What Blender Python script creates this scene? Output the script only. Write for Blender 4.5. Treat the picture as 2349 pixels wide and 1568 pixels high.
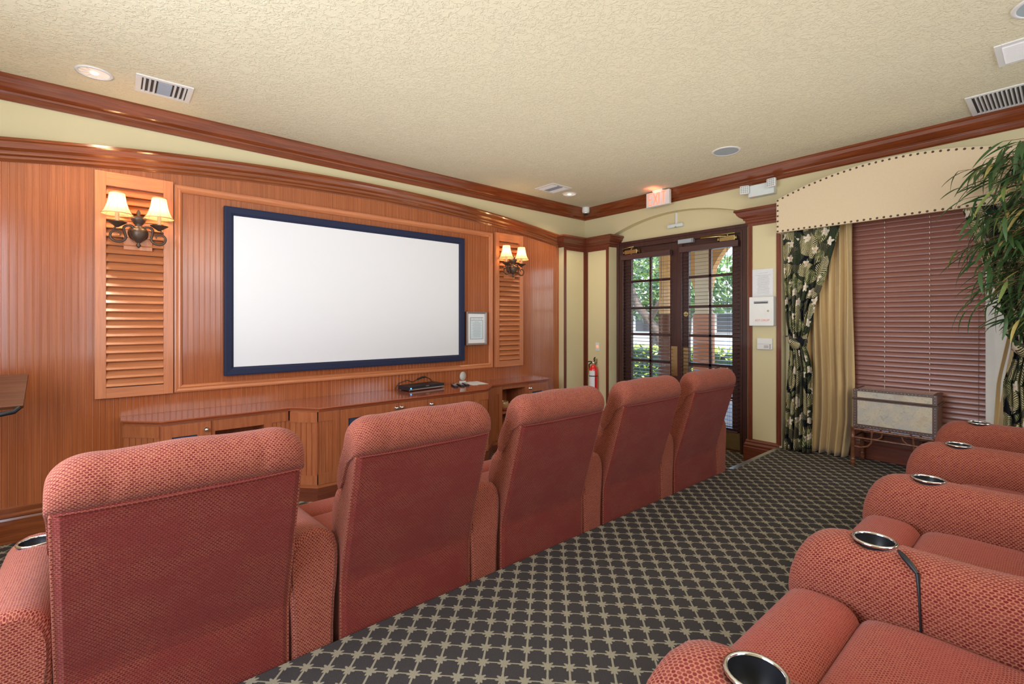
import bpy, bmesh, math, random
from mathutils import Vector, Matrix
random.seed(7)
for o in list(bpy.data.objects): bpy.data.objects.remove(o)
sc = bpy.context.scene
COL = sc.collection
PI = math.pi
# ------------------------------------------------------------------ camera
FPX = 1082.6
AZ = math.atan2(1277.5, 1082.6)
cd = bpy.data.cameras.new('camera'); cam = bpy.data.objects.new('camera', cd); COL.objects.link(cam)
cd.sensor_width = 36; cd.lens = FPX / 2349 * 36; cd.shift_y = -47 / 2349; cd.clip_start = .02
cam.location = (0, 0, 1.48); cam.rotation_euler = (PI / 2, 0, AZ - PI / 2)
sc.camera = cam
# ------------------------------------------------------------------ view, world, sun
sc.view_settings.view_transform = 'Standard'; sc.view_settings.look = 'None'
sc.view_settings.gamma = 1; sc.view_settings.use_curve_mapping = False
sc.view_settings.exposure = 0.60
w = bpy.data.worlds.new('sky'); sc.world = w; w.use_nodes = True
wn = w.node_tree.nodes; wl = w.node_tree.links; wn.clear()
sky = wn.new('ShaderNodeTexSky'); sky.sky_type = 'NISHITA'; sky.sun_disc = False
sky.sun_elevation = math.radians(48); sky.sun_rotation = math.radians(200)
bg = wn.new('ShaderNodeBackground'); bg.inputs[1].default_value = 0.50
wo = wn.new('ShaderNodeOutputWorld'); wl.new(sky.outputs[0], bg.inputs[0]); wl.new(bg.outputs[0], wo.inputs[0])
def light(name, typ, loc, energy, color, size=None, rot=None, size_y=None, spot=None, blend=.5, target=None):
    l = bpy.data.lights.new(name, typ); l.energy = energy; l.color = color
    if typ == 'AREA':
        l.size = size; 
        if size_y: l.shape = 'RECTANGLE'; l.size_y = size_y
    elif typ == 'SUN': l.angle = size
    else: l.shadow_soft_size = size
    if typ == 'SPOT': l.spot_size = spot; l.spot_blend = blend
    o = bpy.data.objects.new(name, l); COL.objects.link(o); o.location = loc
    if target is not None: o.rotation_euler = (Vector(target) - Vector(loc)).to_track_quat('-Z', 'Y').to_euler()
    elif rot: o.rotation_euler = rot
    return o
light('sun_light', 'SUN', (0, 0, 20), 4.5, (1, .94, .84), size=.01, target=(6.5, 7.0, -3))
# daylight from the unseen left window, plus soft fill lamps added around the room
light('rear_fill_light', 'AREA', (1.2, -3.05, 1.7), 48, (.78, .87, 1), size=3.4, size_y=2.0, target=(1.2, 3, 1.5))  # area lamp added in place of rear windows; the wall there is solid
light('left_window_light', 'AREA', (-1.25, 1.6, 1.8), 84, (.72, .83, 1), size=2.0, size_y=1.6, target=(3, 2.2, 1.6))
light('ceiling_fill_light', 'AREA', (1.9, 1.8, 1.18), 38, (1, .96, .89), size=5.2, size_y=3.8, rot=(PI, 0, 0))  # unseen upward fill, added to brighten the ceiling; no fixture there
light('right_fill_light', 'AREA', (5.15, -1.9, 1.7), 34, (.70, .82, 1), size=1.8, size_y=1.8, target=(3.0, 1.2, .2))  # added cool fill imitating daylight from the doors; no window here
light('rear_overhead_fill_light', 'AREA', (1.6, -1.2, 3.0), 54, (1, .93, .84), size=3.2, size_y=2.0, target=(1.9, 1.2, .6))  # overhead fill, added in place of unseen ceiling lamps
# ------------------------------------------------------------------ node helper
class NT:
    def __init__(s, name, rough=.5, spec=.5, metal=0.0, coat=0.0):
        s.mat = bpy.data.materials.new(name); s.mat.use_nodes = True
        s.t = s.mat.node_tree; s.n = s.t.nodes; s.l = s.t.links; s.n.clear()
        s.out = s.n.new('ShaderNodeOutputMaterial'); s.b = s.n.new('ShaderNodeBsdfPrincipled')
        s.l.new(s.b.outputs[0], s.out.inputs[0])
        s.b.inputs['Roughness'].default_value = rough; s.b.inputs['Specular IOR Level'].default_value = spec
        s.b.inputs['Metallic'].default_value = metal; s.b.inputs['Coat Weight'].default_value = coat
        s.b.inputs['Coat Roughness'].default_value = .12
    def put(s, v, sock):
        if isinstance(v, bpy.types.NodeSocket): s.l.new(v, sock)
        elif v is not None: sock.default_value = v
    def m(s, op, a, b=None, c=None, clamp=False):
        n = s.n.new('ShaderNodeMath'); n.operation = op; n.use_clamp = clamp
        s.put(a, n.inputs[0]); s.put(b, n.inputs[1])
        if c is not None: s.put(c, n.inputs[2])
        return n.outputs[0]
    def ss(s, v, a, b):
        n = s.n.new('ShaderNodeMapRange'); n.interpolation_type = 'SMOOTHSTEP'
        s.put(v, n.inputs[0]); n.inputs[1].default_value = a; n.inputs[2].default_value = b
        return n.outputs[0]
    def mix(s, f, a, b):
        n = s.n.new('ShaderNodeMix'); n.data_type = 'RGBA'
        s.put(f, n.inputs[0])
        for v, k in ((a, 6), (b, 7)):
            s.put((*v, 1) if isinstance(v, (tuple, list)) and len(v) == 3 else v, n.inputs[k])
        return n.outputs[2]
    def tc(s, k='UV'): return s.n.new('ShaderNodeTexCoord').outputs[k]
    def sep(s, v):
        n = s.n.new('ShaderNodeSeparateXYZ'); s.l.new(v, n.inputs[0]); return n.outputs
    def comb(s, x, y, z=0.0):
        n = s.n.new('ShaderNodeCombineXYZ'); s.put(x, n.inputs[0]); s.put(y, n.inputs[1]); s.put(z, n.inputs[2]); return n.outputs[0]
    def map(s, v, sc_=(1, 1, 1), loc=(0, 0, 0), rot=(0, 0, 0)):
        n = s.n.new('ShaderNodeMapping'); s.l.new(v, n.inputs[0]); n.inputs[1].default_value = loc
        n.inputs[2].default_value = rot; n.inputs[3].default_value = sc_; return n.outputs[0]
    def noise(s, v, scale, detail=3, rough=.55, dist=0.0):
        n = s.n.new('ShaderNodeTexNoise'); s.put(v, n.inputs['Vector']); n.inputs['Scale'].default_value = scale
        n.inputs['Detail'].default_value = detail; n.inputs['Roughness'].default_value = rough
        n.inputs['Distortion'].default_value = dist; return n.outputs[0]
    def vor(s, v, scale, feature='F1', rnd=1.0):
        n = s.n.new('ShaderNodeTexVoronoi'); s.put(v, n.inputs['Vector']); n.feature = feature
        n.inputs['Scale'].default_value = scale; n.inputs['Randomness'].default_value = rnd; return n.outputs
    def bump(s, h, strength=.3, dist=.01):
        n = s.n.new('ShaderNodeBump'); n.inputs['Strength'].default_value = strength; n.inputs['Distance'].default_value = dist
        s.l.new(h, n.inputs['Height']); s.l.new(n.outputs[0], s.b.inputs['Normal'])
    def col(s, v): s.put((*v, 1) if isinstance(v, (tuple, list)) and len(v) == 3 else v, s.b.inputs['Base Color']); return s
    def rnd(s): return s.n.new('ShaderNodeObjectInfo').outputs['Random']
M = {}
def plain(name, c, rough=.5, metal=0.0, spec=.5, coat=0.0, vary=.06, scale=9):
    k = NT(name, rough, spec, metal, coat)
    n = k.noise(k.tc('Object'), scale, 3)
    k.col(k.mix(n, tuple(x * (1 - vary) for x in c), tuple(min(1, x * (1 + vary)) for x in c)))
    M[name] = k.mat; return k
def wood(name, c1, c2, rough=.28, coat=.35, horiz=False, vary=.18):
    k = NT(name, rough, .5, 0, coat)
    x, y, z = k.sep(k.tc('UV'))[:3]; r = k.rnd()
    u, v = (y, x) if horiz else (x, y)
    vec = k.comb(k.m('ADD', k.m('MULTIPLY', u, 60), k.m('MULTIPLY', r, 37)), k.m('MULTIPLY', v, 3.0), k.m('MULTIPLY', r, 11))
    g = k.noise(vec, 1.0, 4, .6, .6)
    big = k.noise(k.comb(k.m('MULTIPLY', u, 2), k.m('MULTIPLY', v, 1.2), r), 1.0, 2)
    base = k.mix(k.ss(g, .3, .72), c1, c2)
    k.col(k.mix(k.m('MULTIPLY', k.m('ADD', k.m('MULTIPLY', r, .6), big), vary), base, tuple(x * .45 for x in c1)))
    k.bump(g, .05, .002); M[name] = k.mat; return k
wood('wood_bead', (.33, .082, .022), (.44, .125, .036), rough=.22, coat=.5)
wood('wood_bead_highlight', (.52, .20, .10), (.62, .27, .15), rough=.18, coat=.6)  # lighter copy of the bead wood, a highlight painted on the ridges
wood('wood_shutter', (.50, .16, .06), (.60, .215, .085), rough=.33, coat=.2, horiz=True, vary=.10)
wood('wood_shutter_v', (.50, .16, .06), (.60, .215, .085), rough=.33, coat=.2, vary=.10)
wood('wood_trim', (.20, .045, .012), (.32, .085, .022), rough=.18, coat=.6, horiz=True)
wood('wood_crown', (.17, .036, .010), (.28, .066, .018), rough=.22, coat=.45, horiz=True)
wood('wood_red', (.13, .03, .014), (.21, .05, .022), rough=.3, coat=.3)
wood('wood_red_h', (.13, .03, .014), (.21, .05, .022), rough=.3, coat=.3, horiz=True)
wood('wood_door', (.052, .017, .014), (.085, .028, .022), rough=.32, coat=.25)
wood('wood_door_h', (.052, .017, .014), (.085, .028, .022), rough=.32, coat=.25, horiz=True)
wood('wood_cabinet', (.34, .092, .033), (.46, .142, .052), rough=.3, coat=.3)
wood('wood_cabinet_h', (.34, .092, .033), (.46, .142, .052), rough=.3, coat=.3, horiz=True)
wood('wood_top', (.27, .055, .02), (.37, .09, .032), rough=.12, coat=.7, horiz=True)
wood('wood_podium', (.10, .028, .012), (.16, .05, .022), rough=.4, coat=.1, horiz=True)
wood('wood_blind', (.26, .098, .070), (.34, .135, .095), rough=.38, coat=.25, horiz=True, vary=.05)
wood('wood_blind_door', (.07, .032, .03), (.10, .045, .04), rough=.35, coat=.2, horiz=True, vary=.05)
wood('rattan', (.13, .045, .02), (.25, .095, .045), rough=.35, coat=.2)
plain('wall_paint', (.67, .58, .34), .75, vary=.03, scale=2)
k = plain('ceiling_paint', (.73, .66, .47), .8, vary=.04, scale=3)
tc = k.tc('Object')
h = k.ss(k.noise(k.map(tc, (1, 1, 1)), 26, 3, .6, 1.4), .47, .58)
k.bump(k.m('ADD', h, k.m('MULTIPLY', k.noise(tc, 90, 2), .25)), .46, .012)
plain('valance_linen', (.68, .54, .36), .85, vary=.05, scale=60)
plain('white_plastic', (.78, .78, .74), .4); plain('cool_white', (.70, .75, .72), .4)
plain('white_metal', (.76, .74, .72), .35, vary=.02)
plain('vent_dark', (.05, .05, .055), .6); plain('vent_gray', (.30, .31, .34), .45)
plain('speaker_gray', (.36, .41, .44), .7)
plain('black', (.012, .012, .016), .45); plain('navy_felt', (.007, .012, .045), .75, vary=.2, scale=120)
plain('grill_navy', (.022, .032, .065), .8, vary=.2, scale=300)
plain('chrome', (.80, .80, .82), .12, 1.0); plain('brass', (.60, .48, .24), .25, 1.0)
plain('nickel', (.62, .58, .50), .22, 1.0)
plain('bronze', (.10, .062, .045), .42, .55, vary=.35, scale=40)
plain('silver_trim', (.6, .6, .6), .3, .9)
plain('red_paint', (.72, .008, .012), .22, coat=.5); plain('yellow_tag', (.85, .62, .04), .5)
plain('paper', (.80, .80, .80), .5, vary=.02); plain('paper_gray', (.42, .45, .47), .6)
plain('ink', (.05, .05, .06), .6); plain('ink_gray', (.36, .38, .40), .7); plain('poster_print', (.62, .72, .74), .5)
plain('frame_gray', (.30, .24, .22), .3, .3)
plain('lamp_candle', (.55, .38, .22), .5)
k = NT('parchment', .45, .4, 0, .3)
tc = k.tc('Object'); n1 = k.noise(tc, 9, 4, .65); n2 = k.noise(tc, 38, 3, .6, 1.5)
c_ = k.mix(k.ss(n1, .35, .65), (.50, .46, .40), (.62, .53, .38)); c_ = k.mix(k.m('MULTIPLY', k.ss(n2, .55, .62), .35), c_, (.20, .24, .22))
k.col(k.mix(k.m('MULTIPLY', k.ss(k.noise(tc, 5, 3, .6), .52, .7), .4), c_, (.30, .20, .13))); M['parchment'] = k.mat
plain('lid_glaze', (.42, .38, .36), .08, coat=1.0)
plain('trunk_leather', (.17, .075, .042), .4, vary=.35, scale=12); plain('trunk_trim', (.12, .075, .062), .38, .3, vary=.2, scale=30)
plain('bowl_tan', (.50, .27, .10), .25, coat=.5); plain('red_lacquer', (.35, .02, .015), .3)
plain('gray_metal', (.30, .29, .29), .45, .3); plain('pink_letter', (.85, .32, .28), .5)
plain('cup_black', (.015, .015, .018), .35)
plain('screen_white', (.80, .80, .81), .9, vary=.005)
plain('stone_path', (.55, .50, .44), .8, vary=.1); plain('stucco_tan', (.62, .36, .14), .9); plain('stucco_cream', (.66, .58, .42), .9)
plain('stucco_terra', (.50, .19, .095), .9); plain('stucco_brown', (.14, .05, .025), .9)
plain('pool_water', (.12, .45, .62), .05); plain('bark', (.14, .11, .09), .9, vary=.3, scale=14); plain('pale_building', (.75, .72, .68), .8)
plain('white_roof', (.8, .8, .8), .8)
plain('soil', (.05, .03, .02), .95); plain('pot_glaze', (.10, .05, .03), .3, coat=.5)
# fabric
def fabric(name, contrast, tan, red, wornc, pu=.0120, pv=.0070):
    k = NT(name, .88, .25); k.b.inputs['Sheen Weight'].default_value = .16; k.b.inputs['Sheen Roughness'].default_value = .4
    k.b.inputs['Sheen Tint'].default_value = (1, .75, .75, 1)
    uv = k.tc('UV'); x, y, z = k.sep(uv)[:3]
    wob = k.m('MULTIPLY', k.m('SUBTRACT', k.noise(uv, 5, 2), .5), .010)
    u = k.m('DIVIDE', k.m('ADD', x, wob), pu); v = k.m('DIVIDE', k.m('ADD', y, wob), pv)
    row = k.m('FLOOR', v); uu = k.m('ADD', u, k.m('MULTIPLY', k.m('FLOORED_MODULO', row, 2.0), .5))
    fu = k.m('SUBTRACT', k.m('FRACT', uu), .5); fv = k.m('SUBTRACT', k.m('FRACT', v), .5)
    d = k.m('POWER', k.m('ADD', k.m('POWER', k.m('ABSOLUTE', k.m('MULTIPLY', fu, 1.12)), 2.6), k.m('POWER', k.m('ABSOLUTE', k.m('MULTIPLY', fv, 1.0)), 2.6)), .3846)
    fine = k.noise(uv, 420, 2, .7)
    d = k.m('ADD', d, k.m('MULTIPLY', k.m('SUBTRACT', k.noise(uv, 260, 2, .7), .5), .42))
    wn_ = k.n.new('ShaderNodeTexWhiteNoise'); wn_.noise_dimensions = '2D'; k.l.new(k.comb(k.m('FLOOR', uu), row), wn_.inputs[0])
    dot = k.m('MULTIPLY', k.ss(d, .50, .34), k.m('ADD', .72, k.m('MULTIPLY', wn_.outputs[0], .28)))
    rr = k.mix(fine, tuple(c * .4 for c in red), tuple(min(1, c * 1.9) for c in red))
    tt = k.mix(fine, tuple(c * .6 for c in tan), tuple(min(1, c * 1.35) for c in tan))
    pat = k.mix(dot, tt, rr)
    worn = k.ss(k.noise(k.map(uv, (1, 1.6, 1)), 4.2, 4, .65), .40, .60)
    wc = k.mix(fine, tuple(c * .5 for c in wornc), tuple(min(1, c * 1.6) for c in wornc))
    f = k.m('SUBTRACT', 1.0, k.m('MULTIPLY', k.m('SUBTRACT', 1.0, contrast), k.m('ADD', k.m('MULTIPLY', worn, .6), .4)))
    k.col(k.mix(f, wc, pat))
    k.bump(k.m('ADD', k.m('MULTIPLY', k.m('SUBTRACT', 1.0, dot), .8), k.m('MULTIPLY', fine, .4)), .55, .003)
    M[name] = k.mat
TAN, RED, WORN = (.45, .160, .092), (.135, .009, .011), (.25, .034, .030)
fabric('fabric_soft', .9, TAN, RED, WORN)
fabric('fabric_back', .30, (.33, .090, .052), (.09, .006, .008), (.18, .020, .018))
fabric('fabric_seat', .45, (.46, .15, .085), RED, (.33, .058, .042), .010, .006)
# carpet: palm-star lattice turned 45 degrees
def carpet(name):
    k = NT(name, .95, .15)
    x, y, z = k.sep(k.tc('Object'))[:3]; P = .0812
    off = .7071
    p = k.m('DIVIDE', k.m('ADD', k.m('MULTIPLY', k.m('SUBTRACT', x, y), off), .256), P)
    q = k.m('DIVIDE', k.m('SUBTRACT', k.m('MULTIPLY', k.m('ADD', x, y), off), 1.766), P)
    ns = k.noise(k.tc('Object'), 330, 2, .7); nz = k.m('MULTIPLY', k.m('SUBTRACT', ns, .5), .05)
    fp = k.m('ADD', k.m('SUBTRACT', k.m('FRACT', k.m('ADD', p, .5)), .5), nz); fq = k.m('ADD', k.m('SUBTRACT', k.m('FRACT', k.m('ADD', q, .5)), .5), nz)
    l1 = k.ss(k.m('ABSOLUTE', fp), .058, .038); l2 = k.ss(k.m('ABSOLUTE', fq), .042, .026)
    r = k.m('SQRT', k.m('ADD', k.m('MULTIPLY', fp, fp), k.m('MULTIPLY', fq, fq)))
    an = k.m('ARCTAN2', fp, fq)
    R = k.m('ADD', .242, k.m('MULTIPLY', k.m('COSINE', k.m('MULTIPLY', an, 7.0)), .075))
    star = k.ss(k.m('SUBTRACT', R, r), -.012, .012)
    f = k.m('MAXIMUM', k.m('MAXIMUM', l1, l2), star)
    dark = k.mix(ns, (.020, .017, .018), (.098, .086, .083)); tan = k.mix(ns, (.20, .175, .12), (.46, .41, .30))
    k.col(k.mix(f, dark, tan)); k.bump(ns, .6, .006); M[name] = k.mat
carpet('carpet')
# tropical print
k = NT('palm_print', .85, .2)
uv = k.tc('UV')
def frond(sc_, ofs, pitch, hw):
    dst = k.n.new('ShaderNodeVectorMath'); dst.operation = 'ADD'; k.l.new(k.map(uv, (1, 1, 1), ofs), dst.inputs[0])
    nv = k.m('MULTIPLY', k.m('SUBTRACT', k.noise(uv, 7, 1), .5), .045); k.l.new(k.comb(nv, k.m('MULTIPLY', nv, -.8)), dst.inputs[1])
    o = k.vor(dst.outputs[0], sc_, 'F1', .9)
    loc = k.n.new('ShaderNodeVectorMath'); loc.operation = 'SUBTRACT'
    k.l.new(dst.outputs[0], loc.inputs[0]); k.l.new(o['Position'], loc.inputs[1])
    a, b, _ = k.sep(loc.outputs[0])[:3]; cr, cg, cb_ = k.sep(o['Color'])[:3]
    ang = k.m('MULTIPLY', cr, 6.283); ca = k.m('COSINE', ang); sa = k.m('SINE', ang)
    s_ = k.m('ADD', k.m('MULTIPLY', a, ca), k.m('MULTIPLY', b, sa)); t_ = k.m('SUBTRACT', k.m('MULTIPLY', b, ca), k.m('MULTIPLY', a, sa))
    at = k.m('ABSOLUTE', t_)
    st = k.m('SINE', k.m('MULTIPLY', k.m('ADD', s_, k.m('MULTIPLY', k.m('POWER', k.m('DIVIDE', at, hw), .8), hw * .9)), 6.283 / pitch))
    edge = k.m('SUBTRACT', hw, k.m('MULTIPLY', k.m('MULTIPLY', s_, s_), 4.0))
    leaf = k.m('MULTIPLY', k.ss(st, k_lo, k_lo + .5), k.m('MULTIPLY', k.ss(at, .0012, .0024), k.ss(k.m('SUBTRACT', edge, at), -.002, .006)))
    rib = k.m('MULTIPLY', k.ss(at, .0016, .0006), .6)
    return k.m('MAXIMUM', leaf, rib), cg
k_lo = -.15
f2, g2 = frond(5.6, (.53, .11, 0), .0135, .085)
f1, g1 = frond(4.6, (0, 0, 0), .0165, .072)
colr = k.mix(k.ss(g1, .42, .5), (.74, .64, .36), (.20, .25, .09))
colr = k.mix(k.ss(k.noise(uv, 30, 2), .4, .6), colr, (.62, .54, .28))
colr2 = k.mix(k.ss(g2, .45, .55), (.16, .20, .07), (.42, .38, .19))
c = k.mix(f1, k.mix(k.m('MULTIPLY', f2, .42), (.008, .009, .014), colr2), colr)
o = k.vor(k.map(uv, (1, 1, 1), (.37, .21, 0)), 4.6, 'F1', .8)
v_ = k.n.new('ShaderNodeVectorMath'); v_.operation = 'SUBTRACT'; k.l.new(k.map(uv, (1, 1, 1), (.37, .21, 0)), v_.inputs[0]); k.l.new(o['Position'], v_.inputs[1])
a, b, _ = k.sep(v_.outputs[0])[:3]
rr = k.m('SQRT', k.m('ADD', k.m('MULTIPLY', a, a), k.m('MULTIPLY', b, b))); an = k.m('ARCTAN2', a, b)
R = k.m('ADD', .036, k.m('MULTIPLY', k.m('SINE', k.m('ADD', k.m('MULTIPLY', an, 5.0), k.m('MULTIPLY', k.noise(uv, 20, 2), 3))), .010))
fl = k.ss(k.m('SUBTRACT', R, rr), 0, .003)
c = k.mix(fl, c, k.mix(k.noise(uv, 60, 2), (.62, .52, .38), (.88, .80, .66)))
c = k.mix(k.ss(k.m('ADD', rr, k.m('MULTIPLY', a, .9)), .004, -.002), c, (.78, .12, .06)); k.col(c); M['palm_print'] = k.mat
k = plain('cream_fabric', (.60, .42, .19), .7, vary=.06, scale=20); k.b.inputs['Sheen Weight'].default_value = .3
plain('white_lining', (.80, .78, .72), .8)
# leaf materials
for nm, c in (('leaf_green', (.045, .10, .028)), ('leaf_light', (.17, .23, .06)), ('leaf_yellow', (.50, .40, .13)), ('leaf_dark', (.02, .065, .03)), ('hedge_leaf', (.30, .40, .06)), ('tree_leaf', (.10, .20, .04))):
    k = plain(nm, c, .42, vary=.35, scale=25)
# shades, glass, emitters
k = NT('lampshade', .8, .2); k.col((.86, .72, .42)); k.b.inputs['Emission Color'].default_value = (1, .68, .30, 1); k.b.inputs['Emission Strength'].default_value = .30
tr = k.n.new('ShaderNodeBsdfTranslucent'); tr.inputs[0].default_value = (.95, .78, .48, 1); mx = k.n.new('ShaderNodeMixShader'); mx.inputs[0].default_value = .45
k.l.new(k.b.outputs[0], mx.inputs[1]); k.l.new(tr.outputs[0], mx.inputs[2]); k.l.new(mx.outputs[0], k.out.inputs[0]); M['lampshade'] = k.mat
def emit(name, c, s_):
    k = NT(name, .4); k.col(c); k.b.inputs['Emission Color'].default_value = (*c, 1); k.b.inputs['Emission Strength'].default_value = s_; M[name] = k.mat
emit('exit_glow', (1, .20, .12), .95); emit('red_led', (1, .05, .03), 2); emit('bulb_glow', (1, .82, .55), 5); emit('can_glow', (.62, .52, .45), .45); emit('button_glow', (1, .25, .12), .8)
emit('blue_led', (.1, .5, 1), 1.5)
k = NT('glass', .0, .5); k.b.inputs['Transmission Weight'].default_value = 1; k.b.inputs['IOR'].default_value = 1.05
g = k.n.new('ShaderNodeBsdfTransparent'); gl = k.n.new('ShaderNodeBsdfGlossy'); gl.inputs['Roughness'].default_value = .02; gl.inputs[0].default_value = (.8, .85, .9, 1)
mx = k.n.new('ShaderNodeMixShader'); mx.inputs[0].default_value = .05; k.l.new(g.outputs[0], mx.inputs[1]); k.l.new(gl.outputs[0], mx.inputs[2]); k.l.new(mx.outputs[0], k.out.inputs[0]); M['glass'] = k.mat
k = NT('clear_vinyl', .08, .5); g = k.n.new('ShaderNodeBsdfTransparent'); mx = k.n.new('ShaderNodeMixShader'); k.col((.9, .9, .9)); mx.inputs[0].default_value = .2
k.l.new(g.outputs[0], mx.inputs[1]); k.l.new(k.b.outputs[0], mx.inputs[2]); k.l.new(mx.outputs[0], k.out.inputs[0]); M['clear_vinyl'] = k.mat
k = NT('crystal', .03, .6); k.col((.9, .95, .93)); k.b.inputs['Transmission Weight'].default_value = .6; M['crystal'] = k.mat
# ------------------------------------------------------------------ geometry helpers
def worldloc(p):
    v = Vector((0, 0, 0))
    while p is not None: v = v + p.location; p = p.parent
    return v
class MB:
    def __init__(s): s.v = []; s.f = []; s.uv = {}; s.sm = set()
    def add(s, vs, fs, uvs=None, smooth=False):
        o = len(s.v); s.v += [tuple(v) for v in vs]
        for i, f in enumerate(fs):
            if uvs: s.uv[len(s.f)] = uvs[i]
            if smooth: s.sm.add(len(s.f))
            s.f.append([o + j for j in f])
        return s
    def box(s, x0, x1, y0, y1, z0, z1):
        return s.add([(x, y, z) for z in (z0, z1) for y in (y0, y1) for x in (x0, x1)],
                     [(0, 2, 3, 1), (4, 5, 7, 6), (0, 1, 5, 4), (2, 6, 7, 3), (0, 4, 6, 2), (1, 3, 7, 5)])
    def obox(s, c, ax, ay, az, hx, hy, hz):
        c, ax, ay, az = Vector(c), Vector(ax).normalized(), Vector(ay).normalized(), Vector(az).normalized()
        return s.add([c + ax * hx * i + ay * hy * j + az * hz * q for q in (-1, 1) for j in (-1, 1) for i in (-1, 1)],
                     [(0, 2, 3, 1), (4, 5, 7, 6), (0, 1, 5, 4), (2, 6, 7, 3), (0, 4, 6, 2), (1, 3, 7, 5)])
    def prism(s, poly, a, b, axis='z'):
        n = len(poly)
        def P(p, t):
            return {'z': (p[0], p[1], t), 'y': (p[0], t, p[1]), 'x': (t, p[0], p[1])}[axis]
        vs = [P(p, a) for p in poly] + [P(p, b) for p in poly]
        fs = [list(range(n))[::-1], list(range(n, 2 * n))] + [(i, (i + 1) % n, n + (i + 1) % n, n + i) for i in range(n)]
        return s.add(vs, fs)
    def loft(s, secs, cap=True, closed=True, smooth=True, uvoff=(0, 0)):
        n = len(secs[0]); vs = [Vector(p) for q in secs for p in q]; fs = []; uvs = []
        m = n if closed else n - 1
        cu = [0]
        mid = secs[len(secs) // 2]
        for i in range(n): cu.append(cu[-1] + (Vector(mid[(i + 1) % n]) - Vector(mid[i])).length)
        cv = [0]
        for a, b in zip(secs[:-1], secs[1:]):
            ca = sum((Vector(p) for p in a), Vector()) / n; cb = sum((Vector(p) for p in b), Vector()) / n
            cv.append(cv[-1] + max((cb - ca).length, 1e-4))
        for j in range(len(secs) - 1):
            for i in range(m):
                i2 = (i + 1) % n; fs.append((j * n + i, j * n + i2, (j + 1) * n + i2, (j + 1) * n + i))
                uvs.append([(cv[j] + uvoff[0], cu[i] + uvoff[1]), (cv[j] + uvoff[0], cu[i + 1] + uvoff[1]), (cv[j + 1] + uvoff[0], cu[i + 1] + uvoff[1]), (cv[j + 1] + uvoff[0], cu[i] + uvoff[1])])
        s.add(vs, fs, uvs, smooth)
        if cap and closed:
            s.add(secs[0], [list(range(n))[::-1]]); s.add(secs[-1], [list(range(n))])
        return s
    def tube(s, path, r, seg=8, caps=True):
        path = [Vector(p) for p in path]; rs = r if isinstance(r, (list, tuple)) else [r] * len(path); secs = []
        up = None
        for i, p in enumerate(path):
            d = (path[min(i + 1, len(path) - 1)] - path[max(i - 1, 0)]).normalized()
            if up is None: up = d.orthogonal().normalized()
            else: up = (up - d * up.dot(d)).normalized()
            sd = d.cross(up)
            secs.append([p + (up * math.cos(2 * PI * k / seg) + sd * math.sin(2 * PI * k / seg)) * rs[i] for k in range(seg)])
        return s.loft(secs, caps)
    def lathe(s, prof, c=(0, 0, 0), axis=(0, 0, 1), seg=20, cap=True):
        c = Vector(c); a = Vector(axis).normalized(); u = a.orthogonal().normalized(); w_ = a.cross(u)
        secs = [[c + a * z + (u * math.cos(2 * PI * k / seg) + w_ * math.sin(2 * PI * k / seg)) * max(r, 1e-5) for k in range(seg)] for r, z in prof]
        return s.loft(secs, cap)
    def ball(s, c, r, seg=12, sq=(1, 1, 1)):
        secs = []
        for j in range(1, seg // 2 + 2):
            t = PI * (j - .5) / (seg // 2 + 1)
            secs.append([Vector(c) + Vector((math.sin(t) * math.cos(2 * PI * k / seg) * sq[0], math.sin(t) * math.sin(2 * PI * k / seg) * sq[1], -math.cos(t) * sq[2])) * r for k in range(seg)])
        return s.loft(secs, True)
    def sweep(s, stations, prof, caps=True):
        """stations: (point, out vector, up vector); prof: (out, up)"""
        secs = [[Vector(p) + Vector(o) * a + Vector(u) * b for a, b in prof] for p, o, u in stations]
        n = len(prof); vs = [p for q in secs for p in q]; fs = []; uvs = []; cu = [0]; cv = [0]
        for i in range(n): cu.append(cu[-1] + (Vector(prof[(i + 1) % n]) - Vector(prof[i])).length)
        for a, b in zip(stations[:-1], stations[1:]): cv.append(cv[-1] + (Vector(b[0]) - Vector(a[0])).length)
        for j in range(len(secs) - 1):
            for i in range(n):
                i2 = (i + 1) % n; fs.append((j * n + i, j * n + i2, (j + 1) * n + i2, (j + 1) * n + i))
                uvs.append([(cv[j], cu[i]), (cv[j], cu[i + 1]), (cv[j + 1], cu[i + 1]), (cv[j + 1], cu[i])])
        s.add(vs, fs, uvs)
        if caps: s.add(secs[0], [list(range(n))[::-1]]); s.add(secs[-1], [list(range(n))])
        return s
    def mesh(s, name, mat):
        me = bpy.data.meshes.new(name); me.from_pydata([tuple(v) for v in s.v], [], s.f)
        me.materials.append(M[mat] if isinstance(mat, str) else mat)
        uvl = me.uv_layers.new(name='UVMap')
        me.update()
        for p in me.polygons:
            if p.index in s.sm: p.use_smooth = True
            q = s.uv.get(p.index)
            if q is None:
                nx, ny, nz = (abs(c) for c in p.normal)
                ax = (1, 2) if nx > ny and nx > nz else ((0, 2) if ny > nz else (0, 1))
                q = [(me.vertices[i].co[ax[0]], me.vertices[i].co[ax[1]]) for i in p.vertices]
            for li, c in zip(p.loop_indices, q): uvl.data[li].uv = c
        bm = bmesh.new(); bm.from_mesh(me); bmesh.ops.recalc_face_normals(bm, faces=bm.faces); bm.to_mesh(me); bm.free()
        return me
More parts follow.
